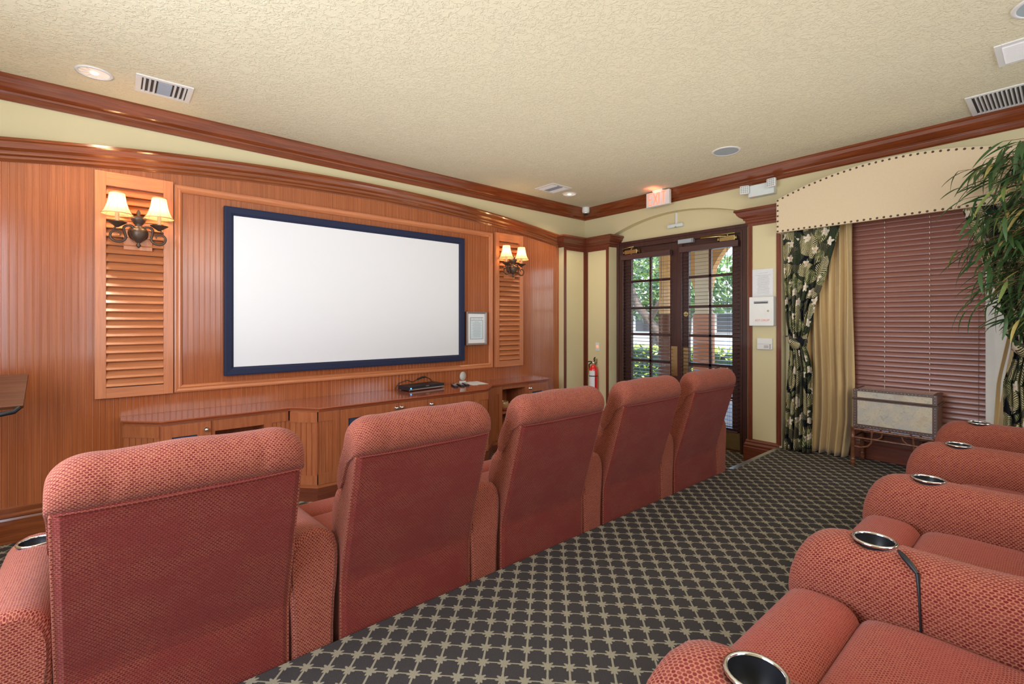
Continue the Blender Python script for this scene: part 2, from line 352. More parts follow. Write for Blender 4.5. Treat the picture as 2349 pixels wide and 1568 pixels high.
    def build(s, name, mat, parent=None, bevel=0, local=False, label=None, kind=None, sub=0):
        if parent is not None and not local:
            off = worldloc(parent); s.v = [tuple(Vector(v) - off) for v in s.v]
        o = bpy.data.objects.new(name, s.mesh(name, mat)); COL.objects.link(o)
        if parent is not None: o.parent = parent
        if bevel:
            b = o.modifiers.new('bevel', 'BEVEL'); b.width = bevel; b.segments = 2; b.limit_method = 'ANGLE'; b.angle_limit = .6
        if sub: q = o.modifiers.new('sub', 'SUBSURF'); q.levels = sub; q.render_levels = sub
        if label: o['label'] = label
        if kind: o['kind'] = kind
        return o
def thing(name, label, cat, loc=(0, 0, 0), rz=0, group=None):
    o = bpy.data.objects.new(name, None); o.empty_display_size = .1; COL.objects.link(o)
    o.location = loc; o.rotation_euler = (0, 0, rz); o['label'] = label; o['category'] = cat
    if group: o['group'] = group
    return o
def tag(o, label, cat, group=None):
    o['label'] = label; o['category'] = cat
    if group: o['group'] = group
    return o
def struct(mb, name, mat, parent=None, **k):
    o = mb.build(name, mat, parent, **k)
    if parent is None: o['kind'] = 'structure'
    return o
def dup_part(o, parent, loc=(0, 0, 0)):
    c = o.copy(); COL.objects.link(c); c.parent = parent; c.location = loc; return c
def copy_tree(o, parent=None):
    c = o.copy(); COL.objects.link(c)
    if parent is not None: c.parent = parent
    for ch in list(o.children): copy_tree(ch, c)
    return c
def text(name, body, size, loc, rot, mat, parent, ext=.001, sx=1.0, shear=0):
    cu = bpy.data.curves.new(name, 'FONT'); cu.body = body; cu.size = size; cu.extrude = ext; cu.align_x = 'CENTER'; cu.align_y = 'CENTER'; cu.shear = shear
    cu.materials.append(M[mat]); o = bpy.data.objects.new(name, cu); COL.objects.link(o)
    o.location = Vector(loc) - worldloc(parent); o.rotation_euler = rot; o.scale = (sx, 1, 1); o.parent = parent
    dg = bpy.context.evaluated_depsgraph_get(); me = bpy.data.meshes.new_from_object(o.evaluated_get(dg))
    n = bpy.data.objects.new(name, me); COL.objects.link(n); n.location = o.location; n.rotation_euler = o.rotation_euler; n.scale = o.scale; n.parent = parent
    bpy.data.objects.remove(o); n.name = name; return n
# ------------------------------------------------------------------ room constants
YA, XB, ZC, ZP, YE = 4.58, 5.28, 3.10, .197, 1.91
XL, YR = -1.40, -3.20
XC = 1.967
def arch_z(x): return 2.857 - .2 * ((x - XC) / 2.75) ** 2
# ------------------------------------------------------------------ floor, platform, ceiling
struct(MB().box(XL, 5.6, YE, YA + .1, -.1, 0), 'floor', 'carpet')
struct(MB().box(XL, 5.6, YR, YE, -.1, ZP), 'floor_platform', 'carpet', bevel=.008)
struct(MB().box(XL - .1, 5.6, YR - .1, YA + .1, ZC, ZC + .1), 'ceiling', 'ceiling_paint')
# ------------------------------------------------------------------ front wall with beadboard
wf = struct(MB().box(XL - .1, 5.6, YA, YA + .12, 0, ZC), 'wall_front', 'wall_paint')
PW = .0381
prof = [(0, .0022), (.0006, .0030), (.0308, .0030), (.0314, .0021), (.0322, .0036), (.0336, .0047), (.0356, .0047), (.0370, .0036), (PW, .0022)]
mb = MB()
vs = [(x, -y, z) for z in (0, 1) for x, y in prof]; n = len(prof)
mb.add(vs, [(i, i + 1, n + i + 1, n + i) for i in range(n - 1)] + [(0, n, 2 * n - 1, n - 1)])
pm = mb.mesh('plank', 'wood_bead'); pm.materials.append(M['wood_bead_highlight'])
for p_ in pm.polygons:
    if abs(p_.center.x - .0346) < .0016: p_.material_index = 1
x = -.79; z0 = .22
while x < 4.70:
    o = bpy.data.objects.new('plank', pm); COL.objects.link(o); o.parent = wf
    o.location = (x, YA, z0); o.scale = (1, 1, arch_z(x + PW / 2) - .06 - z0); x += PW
MB().box(x, 4.726, YA - .006, YA, z0, 2.6).build('edge_strip', 'wood_bead', wf)
# arched cornice
st = []
for i in range(49):
    xx = -.79 + (4.726 + .79) * i / 48; sl = -2 * .2 * (xx - XC) / 2.75 ** 2
    u = Vector((-sl, 0, 1)).normalized(); st.append(((xx, YA, arch_z(xx) - .004), (0, -1, 0), u))
cprof = [(0, 0), (.085, 0), (.088, -.018), (.078, -.026), (.074, -.04), (.062, -.062), (.042, -.078), (.036, -.088), (.036, -.098), (.024, -.108), (.024, -.124), (.014, -.134), (.008, -.142), (0, -.142)]
struct(MB().sweep(st, cprof), 'trim_1', 'wood_trim')
# crown moulding all round (inside-corner mitre)
kp = [(0, 0), (.105, 0), (.105, -.014), (.094, -.026), (.080, -.05), (.058, -.078), (.036, -.096), (.030, -.108), (.022, -.108), (.022, -.138), (.012, -.150), (0, -.150)]
s2 = 1.0
st = [((XL, YR, ZC), (1, 1, 0), (0, 0, 1)), ((XL, YA, ZC), (1, -1, 0), (0, 0, 1)), ((XB, YA, ZC), (-1, -1, 0), (0, 0, 1)), ((XB, YR, ZC), (-1, 1, 0), (0, 0, 1)), ((XL, YR, ZC), (1, 1, 0), (0, 0, 1))]
for i, nm in enumerate(('trim_2', 'trim_3', 'trim_4', 'trim_5')): struct(MB().sweep(st[i:i + 2], kp), nm, 'wood_crown')
# screen moulding frame (picture-frame panel)
def mould(x0, x1, z0_, z1, y, w_, prof_, mat, name, parent):
    mb = MB()
    pts = [(x0, z0_), (x1, z0_), (x1, z1), (x0, z1)]
    st = []
    for i, (a, b) in enumerate(pts):
        sx = 1 if a == x0 else -1; sz = 1 if b == z0_ else -1
        st.append(((a, y, b), (0, -1, 0), (sx, 0, sz)))
    st.append(st[0]); mb.sweep(st, prof_, caps=False)
    return mb.build(name, mat, parent)
mp = [(0, 0), (.022, 0), (.026, .012), (.020, .030), (.024, .040), (.014, .052), (.006, .056), (0, .056)]
f = mould(.372, 3.555, .919, 2.560, YA - .004, .06, mp, 'wood_shutter', 'trim_6', None); f['kind'] = 'structure'
# baseboards
bp = [(0, 0), (.022, 0), (.022, .155), (.016, .168), (.026, .176), (.026, .188), (.012, .200), (.012, .232), (.008, .238), (0, .238)]
struct(MB().sweep([((XL, YA, 0), (0, -1, 0), (0, 0, 1)), ((4.70, YA, 0), (0, -1, 0), (0, 0, 1))], bp), 'baseboard_front', 'wood_trim')
# ------------------------------------------------------------------ left and rear walls
struct(MB().box(XL - .12, XL, YR, YA, 0, ZC), 'wall_left', 'wall_paint')
struct(MB().box(XL - .12, 5.6, YR - .12, YR, 0, ZC), 'wall_rear', 'wall_paint')
# ------------------------------------------------------------------ right wall with door niche and window recess
NY0, NY1, NX = 2.262, 4.063, 5.38        # door niche
WY0, WY1, WX = .10, 1.83, 5.42           # window recess
mb = MB()
mb.box(XB, 5.6, NY1, YA, 0, ZC)                   # corner to niche
mb.box(XB, 5.6, WY1, NY0, 0, ZC)                  # pier between door and window
mb.box(XB, 5.6, YR, WY0, 0, ZC)
mb.box(XB, 5.6, WY0, WY1, 2.78, ZC)               # over window
N = 28                                             # over door: arch
for i in range(N):
    ya, yb = NY0 + (NY1 - NY0) * i / N, NY0 + (NY1 - NY0) * (i + 1) / N
    za, zb = (2.842 - .165 * ((t - 3.17) / .9) ** 2 for t in (ya, yb))
    mb.add([(XB, ya, za), (XB, yb, zb), (XB, yb, ZC), (XB, ya, ZC), (NX, ya, za), (NX, yb, zb)], [(0, 1, 2, 3), (0, 1, 5, 4)])
mb.box(NX, 5.6, NY0, NY1, 2.50, ZC)               # niche back above door
mb.box(WX, 5.6, WY0, WY1, ZP - .1, .44)            # below window
mb.box(WX, 5.6, WY0, .22, .44, 2.78); mb.box(WX, 5.6, 1.70, WY1, .44, 2.78); mb.box(WX, 5.6, .22, 1.70, 2.55, 2.78)
wr = struct(mb, 'wall_right', 'wall_paint')
# boxed pilasters
D = .10
struct(MB().prism([(4.726, YA), (4.726, YA - D), (XB - D, YA - D), (XB - D, NY1), (XB, NY1), (XB, YA)], 0, 2.52), 'wall_pilaster_corner', 'wall_paint')
struct(MB().box(XB - D, XB + .02, 1.88, 2.215, 0, 2.53), 'wall_pilaster_door', 'wall_paint')
cap = [(0, 0), (.105, 0), (.108, -.022), (.094, -.030), (.086, -.052), (.066, -.076), (.044, -.088), (.036, -.096), (.036, -.108), (.020, -.116), (.020, -.138), (.010, -.148), (0, -.148)]
zc = 2.652
struct(MB().sweep([((4.726, YA, zc), (-1, 0, 0), (0, 0, 1)), ((4.726, YA - D, zc), (-1, -1, 0), (0, 0, 1)), ((XB - D, YA - D, zc), (-1, -1, 0), (0, 0, 1)),
                   ((XB - D, NY1, zc), (-1, -1, 0), (0, 0, 1)), ((XB + .09, NY1, zc), (0, -1, 0), (0, 0, 1))], cap), 'trim_7', 'wood_red_h')
struct(MB().box(4.726, XB, YA - D, YA, 2.50, zc).box(XB - D, XB, NY1, YA, 2.50, zc), 'trim_8', 'wood_red_h')
struct(MB().sweep([((XB, 2.215, zc + .012), (0, 1, 0), (0, 0, 1)), ((XB - D, 2.215, zc + .012), (-1, 1, 0), (0, 0, 1)), ((XB - D, 1.84, zc + .012), (-1, 0, 0), (0, 0, 1))], cap).box(XB - D, XB, 1.84, 2.215, 2.51, zc + .012), 'trim_9', 'wood_red_h')
# thin brown edging on the pilasters
def vtrim(mb, xy0, xy1, z0_, z1, t=.014, w_=.018, nrm=(0, -1)):
    # vertical strip between two plan points with a raised bead in the middle
    a, b = Vector((*xy0, 0)), Vector((*xy1, 0)); d = (b - a); L = d.length; d.normalize(); nn = Vector((*nrm, 0))
    for f0, f1, th in ((0, .28, t * .7), (.28, .72, t), (.72, 1, t * .7)):
        p = a + d * L * f0; q = a + d * L * f1
        mb.add([(*(p + nn * k_).xy, z) for z in (z0_, z1) for k_ in (0, th)] + [(*(q + nn * k_).xy, z) for z in (z0_, z1) for k_ in (0, th)],
               [(0, 1, 3, 2), (4, 6, 7, 5), (0, 4, 5, 1), (2, 3, 7, 6), (0, 2, 6, 4), (1, 5, 7, 3)])
mb = MB(); yf = YA - D; xf = XB - D
vtrim(mb, (4.728, yf), (4.772, yf), .22, 2.51); vtrim(mb, (xf - .046, yf), (xf, yf), .22, 2.51)
vtrim(mb, (xf, yf), (xf, yf - .046), .22, 2.51, nrm=(-1, 0)); vtrim(mb, (xf, NY1 + .044), (xf, NY1 + .002), .22, 2.51, nrm=(-1, 0))
mb.box(4.772, xf, yf - .012, yf, 2.465, 2.51); mb.box(xf - .012, xf, NY1, yf, 2.465, 2.51)
struct(mb, 'trim_10', 'wood_red')
mb = MB(); vtrim(mb, (xf, 2.213), (xf, 2.168), .22, 2.51, nrm=(-1, 0)); vtrim(mb, (xf, 1.93), (xf, 1.884), .22, 2.51, nrm=(-1, 0)); mb.box(xf - .012, xf, 1.88, 2.215, 2.49, 2.53)
struct(mb, 'trim_11', 'wood_red')
bb = [(0, 0), (.034, 0), (.034, .150), (.028, .158), (.030, .180), (.018, .200), (.020, .212), (.010, .228), (0, .236)]
struct(MB().sweep([((xf, 1.92, 0), (-1, -1, 0), (0, 0, 1)), ((xf, 2.215, 0), (-1, 1, 0), (0, 0, 1)), ((XB + .08, 2.215, 0), (0, 1, 0), (0, 0, 1))], bb), 'baseboard_right', 'wood_red_h')
struct(MB().sweep([((4.726, YA - .02, 0), (-1, 0, 0), (0, 0, 1)), ((4.726, yf, 0), (-1, -1, 0), (0, 0, 1)), ((xf, yf, 0), (-1, -1, 0), (0, 0, 1)), ((xf, NY1, 0), (-1, -1, 0), (0, 0, 1)), ((NX, NY1, 0), (0, -1, 0), (0, 0, 1))], bb), 'baseboard_corner', 'wood_red_h')
struct(MB().sweep([((WX, WY0, ZP), (-1, 0, 0), (0, 0, 1)), ((WX, WY1, ZP), (-1, 0, 0), (0, 0, 1))], [(0, 0), (.03, 0), (.03, .13), (.022, .145), (.022, .155), (.016, .17), (.016, .235), (.03, .24), (.03, .262), (0, .262)]), 'baseboard_window', 'wood_red_h')
# step nosing
t = MB()
for i in range(4): t.box(4.10, XB, YE - .028 + i * .010, YE - .021 + i * .010, ZP, ZP + .005)
t.box(4.10, XB, YE - .030, YE + .012, ZP - .002, ZP + .003); t.box(4.10, XB, YE + .006, YE + .012, ZP - .03, ZP + .003)
struct(t, 'trim_12', 'silver_trim')
# ------------------------------------------------------------------ door casing and double door
mb = MB()
mb.box(NX - .022, NX + .01, 3.955, NY1, 0, 2.565); mb.box(NX - .022, NX + .01, NY0, 2.372, 0, 2.565); mb.box(NX - .022, NX + .01, 2.372, 3.955, 2.475, 2.565)
mb.box(NX - .036, NX - .02, 4.028, NY1, 0, 2.565); mb.box(NX - .036, NX - .02, NY0, 2.292, 0, 2.565); mb.box(NX - .036, NX - .02, 2.292, 4.028, 2.53, 2.565)
mb.box(NX - .030, NX - .02, 3.955, 3.975, 0, 2.5); mb.box(NX - .030, NX - .02, 2.352, 2.372, 0, 2.5); 
mb.box(NX, NX + .16, 3.955, NY1, 0, 2.5); mb.box(NX, NX + .16, NY0, 2.372, 0, 2.5); mb.box(NX + .001, NX + .16, 2.372, 3.955, 2.473, 2.5)
struct(mb, 'trim_13', 'wood_door', bevel=.004)
DX0, DX1 = NX + .005, NX + .05
def door_leaf(name, y0, y1, gy0, gy1):
    root = bpy.data.objects.new(name, None); COL.objects.link(root); root.location = (DX0, (y0 + y1) / 2, .01); root['kind'] = 'structure'
    z0_, z1, gz0, gz1 = .012, 2.470, .285, 2.330
    for a, b in ((y0, gy0), (gy1, y1)): MB().box(DX0, DX1, a, b, z0_, z1).build('stile', 'wood_door', root, bevel=.003)
    for a, b in ((z0_, gz0), (gz1, z1)): MB().box(DX0, DX1, gy0, gy1, a, b).build('rail', 'wood_door_h', root, bevel=.003)
    ym = (gy0 + gy1) / 2
    MB().box(DX0 + .008, DX1 - .008, ym - .014, ym + .014, gz0, gz1).build('muntin', 'wood_door', root)
    zs = [.61, .963, 1.31, 1.66, 2.02]
    for z in zs: MB().box(DX0 + .008, DX1 - .008, gy0, gy1, z - .016, z + .016).build('muntin', 'wood_door_h', root)
    zz = [gz0] + zs + [gz1]
    for a, b in zip(zz[:-1], zz[1:]):
        for c, d in ((gy0, ym), (ym, gy1)): MB().box(DX0 + .022, DX0 + .026, c, d, a, b).build('pane', 'glass', root)
    return root
d1 = door_leaf('door_1', 3.155, 3.950, 3.262, 3.845)
d2 = door_leaf('door_2', 2.378, 3.128, 2.478, 3.008)
MB().box(DX0 - .022, DX0 + .004, 3.085, 3.150, .012, 2.45).build('astragal', 'wood_door', d1, bevel=.003)
MB().box(DX0 - .003, DX0 - .0005, 3.155, 3.245, .80, 1.17).build('push_plate', 'brass', d1); MB().box(DX0 - .003, DX0 - .0005, 3.012, 3.082, .80, 1.17).build('push_plate', 'brass', d2)
MB().box(DX0 - .003, DX0 - .0005, 3.18, 3.93, .03, .245).build('kick_plate', 'brass', d1); MB().box(DX0 - .003, DX0 - .0005, 2.39, 3.075, .03, .245).build('kick_plate', 'brass', d2)
MB().lathe([(.0, -.012), (.027, -.010), (.030, 0)], (DX0 - .002, 3.045, 1.571), (-1, 0, 0), 18).build('lock_rose', 'brass', d2)
MB().box(DX0 - .026, DX0 - .008, 3.04, 3.048, 1.555, 1.587).build('thumb_turn', 'brass', d2)
struct(MB().box(NX, NX + .16, 2.372, 3.955, 0, .012), 'trim_14', 'brass')
# closers
def closer(lab, y0, y1, z0_, arm):
    r = thing('door_closer', lab, 'door closer', (DX0 - .005, (y0 + y1) / 2, z0_), group='brass door closers')
    s_ = MB(); s_.box(DX0 - .062, DX0 - .006, y0, y1, z0_, z0_ + .062); s_.build('body', 'brass', r, bevel=.008)
    MB().lathe([(.016, 0), (.016, .02), (.008, .035)], (DX0 - .04, (y0 + y1) / 2, z0_), (0, 0, -1), 12).build('valve', 'brass', r)
    for e in (y0 - .02, y1 + .0): MB().lathe([(.024, 0), (.024, .02)], (DX0 - .04, e, z0_ + .03), (0, 1, 0), 12).build('end_cap', 'brass', r)
    MB().tube([(DX0 - .045, (y0 + y1) / 2, z0_ + .06), (DX0 - .045, (y0 + y1) / 2, z0_ + .085)], .009).build('spindle', 'brass', r)
    MB().tube(arm, .0075, 6).build('arm', 'brass', r); return r
closer('short brass door closer above the blind on the left leaf of the french doors', 3.715, 3.915, 2.386, [(DX0 - .045, 3.815, 2.46), (DX0 - .10, 3.74, 2.462), (DX0 - .10, 3.735, 2.475), (DX0 - .05, 3.95, 2.470)])
closer('brass door closer with folded arm on the right leaf of the french doors', 2.42, 2.60, 2.394, [(DX0 - .045, 2.51, 2.45), (DX0 - .10, 2.58, 2.452), (DX0 - .12, 2.79, 2.455), (DX0 - .115, 2.80, 2.47), (DX0 - .06, 2.42, 2.475)])
# blinds on door leaves
def door_blind(lab, y0, y1, ztop, zbot):
    r = thing('door_blind', lab, 'blind', (DX0 - .035, (y0 + y1) / 2, zbot), group='wooden blinds on the french doors')
    MB().box(DX0 - .078, DX0 - .012, y0 - .012, y1 + .012, ztop - .012, ztop + .055).build('headrail', 'wood_blind_door', r, bevel=.004)
    MB().box(DX0 - .060, DX0 - .012, y0, y1, zbot, zbot + .022).build('bottom_rail', 'wood_blind_door', r, bevel=.004)
    key = round(y1 - y0, 3)
    s_ = MB().obox((0, 0, 0), (1, 0, .10), (0, 1, 0), (-.10, 0, 1), .023, (y1 - y0) / 2, .0013)
    me = s_.mesh('slat', 'wood_blind_door'); n = int((ztop - .03 - zbot - .03) / .0445)
    for i in range(n):
        o = bpy.data.objects.new('slat', me); COL.objects.link(o); o.parent = r; o.location = (0, 0, .05 + i * .0445)
    for f in (.16, .84):
        for dx in (-.022, .022): MB().tube([(DX0 - .035 + dx, y0 + (y1 - y0) * f, zbot), (DX0 - .035 + dx, y0 + (y1 - y0) * f, ztop)], .0012, 4).build('ladder_cord', 'black', r)
    MB().tube([(DX0 - .075, y0 + .11, ztop), (DX0 - .075, y0 + .11, ztop - .55)], .003, 5).build('wand', 'wood_blind_door', r)
door_blind('open dark wood blind on the left leaf of the french doors', 3.235, 3.955, 2.325, .235)
door_blind('open dark wood blind on the right leaf of the french doors', 2.392, 3.085, 2.335, .225)
r = thing('magnetic_lock', 'grey box lock above the right door leaf at the middle of the frame', 'lock', (NX - .03, 3.02, 2.44))
MB().box(DX0 - .05, DX0 - .004, 2.925, 3.128, 2.435, 2.488).build('body', 'gray_metal', r, bevel=.003); MB().box(DX0 - .054, DX0 - .05, 2.95, 3.12, 2.440, 2.484).build('cover', 'speaker_gray', r)
# motion sensor in the arch
r = thing('motion_sensor', 'pale request-to-exit sensor with surface conduit under the arch', 'sensor', (NX - .002, 3.16, 2.68))
MB().box(NX - .05, NX, 3.065, 3.275, 2.650, 2.695).build('housing', 'cool_white', r, bevel=.012); MB().box(NX - .016, NX, 3.152, 3.176, 2.695, 2.835).build('conduit', 'white_plastic', r, bevel=.002)
MB().ball((NX - .045, 3.155, 2.652), .012, 10).build('lens', 'vent_gray', r)
# ------------------------------------------------------------------ window, blind, valance, curtains
wroot = bpy.data.objects.new('window_1', None); COL.objects.link(wroot); wroot.location = (WX + .1, .96, .44); wroot['kind'] = 'structure'
MB().box(WX + .06, WX + .10, .22, .27, .44, 2.55).box(WX + .06, WX + .10, 1.65, 1.70, .44, 2.55).box(WX + .06, WX + .10, .27, 1.65, .44, .49).box(WX + .06, WX + .10, .27, 1.65, 2.50, 2.55).build('window_frame', 'wood_door', wroot)
MB().box(WX + .078, WX + .082, .27, 1.65, .49, 2.50).build('pane', 'glass', wroot)
MB().box(WX - .015, WX + .06, .22, 1.70, .425, .44).build('window_sill', 'white_metal', wroot)
wb = thing('window_blind', 'closed reddish brown wood blind filling the window behind the trunk', 'blind', (WX - .035, .98, .47))
mb = MB(); sec = []
for t in range(7):
    q = -1 + t / 3; sec.append((.0275 * q * .26 - .0045 * (1 - q * q), .0275 * q * .965))
sec2 = [(a + .0022, b) for a, b in sec[::-1]]
mb.loft([[(a, y, b) for a, b in sec + sec2] for y in (-.665, .665)]); me = mb.mesh('slat', 'wood_blind')
i = 0; z = .505
while z < 2.52:
    o = bpy.data.objects.new('slat', me); COL.objects.link(o); o.parent = wb; o.location = (.01, -.005, z - .47); z += .0452
MB().box(WX - .065, WX - .01, .31, 1.64, 2.52, 2.58).build('headrail', 'wood_blind', wb); MB().box(WX - .05, WX - .01, .31, 1.64, .455, .475).build('bottom_rail', 'wood_blind', wb, bevel=.004)
MB().tube([(WX - .052, .475, .46), (WX - .052, .475, 2.55)], .0016, 4).build('ladder_cord', 'trunk_leather', wb)
for y in (.775, 1.085):
    mb = MB(); z = .505 + .0226
    while z < 2.5: mb.tube([(WX - .047, y, z - .009), (WX - .050, y, z), (WX - .049, y, z + .010)], [.0015, .0034, .0015], 6); z += .0452
    mb.build('ladder_cord', 'white_lining', wb)  # white cord bits, painted in for daylight showing through the slat holes
# valance
VX = 5.05
def val_z(y): return 2.875 - .187 * ((y - .96) / .924) ** 2
va = thing('valance', 'arched cream upholstered valance with dark nailheads over the window', 'valance', (VX, .96, 2.36))
mb = MB(); NN = 40; Y0, Y1, ZB = .036, 1.884, 2.362
fr = [(VX, Y0 + (Y1 - Y0) * i / NN) for i in range(NN + 1)]
vs = []; fs = []
for x, y in fr: vs += [(x, y, ZB), (x, y, val_z(y)), (x + .03, y, ZB), (x + .03, y, val_z(y))]
for i in range(NN):
    a = 4 * i; b = a + 4; fs += [(a, b, b + 1, a + 1), (a + 2, a + 3, b + 3, b + 2), (a + 1, b + 1, b + 3, a + 3), (a, a + 2, b + 2, b)]
fs += [(0, 1, 3, 2), (4 * NN, 4 * NN + 2, 4 * NN + 3, 4 * NN + 1)]
mb.add(vs, fs); mb.build('face_board', 'valance_linen', va)
MB().box(VX + .03, XB + .02, Y1 - .02, Y1, ZB, val_z(Y1) - .01).build('side_return', 'valance_linen', va); MB().box(VX + .03, XB + .02, Y0, Y0 + .02, ZB, val_z(Y0) - .01).build('side_return', 'valance_linen', va)
MB().box(VX + .02, XB + .02, Y0 + .02, Y1 - .02, 2.62, 2.64).build('top_board', 'valance_linen', va)
nb = MB(); pts = []
i = 0; y = Y1 - .012
while y > Y0: pts.append((y, ZB + .012)); y -= .047
y = Y1 - .012
while y > Y0: pts.append((y, val_z(y) - .014)); y -= .0465
z = ZB + .06
while z < val_z(Y1) - .03: pts += [(Y1 - .012, z), (Y0 + .012, z)]; z += .052
for y, z in pts: nb.lathe([(.0092, 0), (.0085, .004), (.004, .007)], (VX - .0004, y, z), (-1, 0, 0), 8)
nb.build('nailhead_trim', 'bronze', va, kind='stuff')
# curtains
def curtain(name, lab, mat, x, z0_, z1, left, right, folds, amp, uvs=1.0, parent=None, nz=44, ny=110, wid=1.0, phase=0):
    vs = []; fs = []; uv = []; 
    for j in range(nz + 1):
        z = z0_ + (z1 - z0_) * j / nz; a, b = left(z), right(z)
        for i in range(ny + 1):
            t = i / ny; y = a + (b - a) * t; w_ = abs(b - a); am = amp * (.5 + .5 * min(1, .35 / max(w_, .05)))
            am *= .75 + .5 * (1 - (z - z0_) / (z1 - z0_))
            ph = 2 * PI * folds * (t + .02 * math.sin(3 * z + i * .05)) + phase
            vs.append((x + am * math.sin(ph) + .25 * am * math.sin(2.3 * ph + z * 2), y + .12 * am * math.cos(ph * .7), z))
    n = ny + 1
    for j in range(nz):
        for i in range(ny):
            fs.append((j * n + i, j * n + i + 1, (j + 1) * n + i + 1, (j + 1) * n + i))
            u0, u1 = i / ny * wid, (i + 1) / ny * wid; v0, v1 = j / nz * (z1 - z0_), (j + 1) / nz * (z1 - z0_)
            uv.append([(u0, v0), (u1, v0), (u1, v1), (u0, v1)])
    o = MB().add(vs, fs, uv, True).build(name, mat, parent)
    s_ = o.modifiers.new('solid', 'SOLIDIFY'); s_.thickness = .003
    return o
def lerp(tab):
    def f(z):
        for (a, b), (c, d) in zip(tab[:-1], tab[1:]):
            if a <= z <= c: t = (z - a) / (c - a); t = t * t * (3 - 2 * t) if False else t; return b + (d - b) * t
        return tab[0][1] if z < tab[0][0] else tab[-1][1]
    return f
Lo = lerp([(.2, 1.862), (.8, 1.835), (1.2, 1.80), (1.30, 1.80), (1.5, 1.83), (2.4, 1.868)])
Li = lerp([(.2, 1.61), (.6, 1.60), (1.03, 1.60), (1.22, 1.655), (1.30, 1.655), (1.45, 1.615), (1.64, 1.585), (1.9, 1.50), (2.36, 1.375), (2.5, 1.36)])
c1 = thing('printed_curtain', 'black palm and orchid print curtain tied back left of the window', 'curtain', (5.15, 1.75, .2), group='printed drapes')
curtain('drape', '', 'palm_print', 5.16, .205, 2.45, Lo, Li, 6.5, .026, parent=c1, wid=.66)
Ro = lambda z: 1.92 - Lo(z); Ri = lambda z: 1.92 - Li(z)
c2 = thing('printed_curtain', 'black palm and orchid print curtain right of the window behind the bamboo', 'curtain', (5.15, .17, .2), group='printed drapes')
curtain('drape', '', 'palm_print', 5.16, .205, 2.45, Ri, Ro, 6.5, .026, parent=c2, wid=.66)
for c_, ya, yb in ((c1, 1.815, 1.64), (c2, .28, .105)):
    mb = MB(); st = []
    for i in range(13):
        t = i / 12; st.append((5.16 - .052 * math.sin(PI * t) - .004, ya + (yb - ya) * t, 1.30 - .06 * math.sin(PI * t) + .02))
    vs = []; fs = []; uv = []
    for i, p in enumerate(st): vs += [(p[0], p[1], p[2] - .05), (p[0] - .008, p[1], p[2]), (p[0], p[1], p[2] + .05)]
    for i in range(12):
        for q in (0, 1):
            fs.append((3 * i + q, 3 * i + 3 + q, 3 * i + 4 + q, 3 * i + 1 + q)); uv.append([(i * .02, q * .05), (i * .02 + .02, q * .05), (i * .02 + .02, q * .05 + .05), (i * .02, q * .05 + .05)])
    mb.add(vs, fs, uv, True); o = mb.build('tieback', 'palm_print', c_); o.modifiers.new('s', 'SOLIDIFY').thickness = .006
e1 = thing('cream_curtain', 'plain gold cream curtain hanging beside the trunk left of the blind', 'curtain', (5.26, 1.5, .2), group='cream drapes')
curtain('drape', '', 'cream_fabric', 5.275, .205, 2.5, lerp([(.2, 1.72), (2.5, 1.74)]), lerp([(.2, 1.355), (.55, 1.31), (.9, 1.30), (2.4, 1.315)]), 6, .042, parent=e1, phase=1)
e2 = thing('cream_curtain', 'plain gold cream curtain with white lining right of the blind', 'curtain', (5.26, .2, .2), group='cream drapes')
curtain('drape', '', 'cream_fabric', 5.285, .205, 2.5, lerp([(.2, .405), (1.0, .36), (1.5, .28), (2.4, .27)]), lerp([(.2, .06), (2.5, .06)]), 5, .036, parent=e2)
curtain('lining', '', 'white_lining', 5.325, .205, 2.5, lerp([(.2, .43), (2.5, .43)]), lerp([(.2, .25), (2.5, .25)]), 1.2, .006, parent=e2)
MB().tube([(5.135, 1.842, 1.33), (5.20, 1.86, 1.33), (5.27, 1.86, 1.33)], .006, 6).build('holdback', 'bronze', c1)
# ------------------------------------------------------------------ screen
scn = thing('projection_screen', 'large white projection screen in a dark navy felt frame', 'screen', (1.915, YA - .03, 1.027))
MB().box(.78, 3.055, YA - .034, YA - .03, 1.09, 2.375).build('screen_surface', 'screen_white', scn)
sp = [(0, 0), (.042, 0), (.044, .012), (.040, .05), (.020, .072), (.006, .072), (0, .06)]
mould(.711, 3.117, 1.0275, 2.4405, YA - .012, .07, sp, 'navy_felt', 'screen_frame', scn)
# ------------------------------------------------------------------ louvred shutters
def shutter(lab, x0, x1):
    z0_, z1 = .919, 2.573; y1 = YA - .006; y0 = YA - .046
    r = thing('louvred_shutter', lab, 'shutter', ((x0 + x1) / 2, YA - .02, z0_), group='tall wall shutters')
    sw = .062
    MB().box(x0, x0 + sw, y0, y1, z0_, z1).build('stile', 'wood_shutter_v', r, bevel=.002); MB().box(x1 - sw, x1, y0, y1, z0_, z1).build('stile', 'wood_shutter_v', r, bevel=.002)
    MB().box(x0 + sw, x1 - sw, y0, y1, z0_, z0_ + .075).build('rail', 'wood_shutter', r); MB().box(x0 + sw, x1 - sw, y0, y1, z1 - .10, z1).build('rail', 'wood_shutter', r)
    MB().box(x0 + sw, x1 - sw, YA - .012, YA - .006, z0_ + .075, z1 - .1).build('backing', 'wood_red', r)
    a, b = z0_ + .085, z1 - .10; n = 24; p = (b - a) / n
    me = MB().obox((0, 0, 0), (1, 0, 0), (0, -.58, -.81), (0, -.81, .58), (x1 - x0) / 2 - sw, .034, .0042).mesh('louvre', 'wood_shutter')
    for i in range(n):
        o = bpy.data.objects.new('louvre', me); COL.objects.link(o); o.parent = r; o.location = (0, -.012, a + p * (i + .42) - z0_)
    return r
shutter('tall louvred wood shutter left of the screen', -.095, .366)
shutter('tall louvred wood shutter right of the screen', 3.578, 4.033)
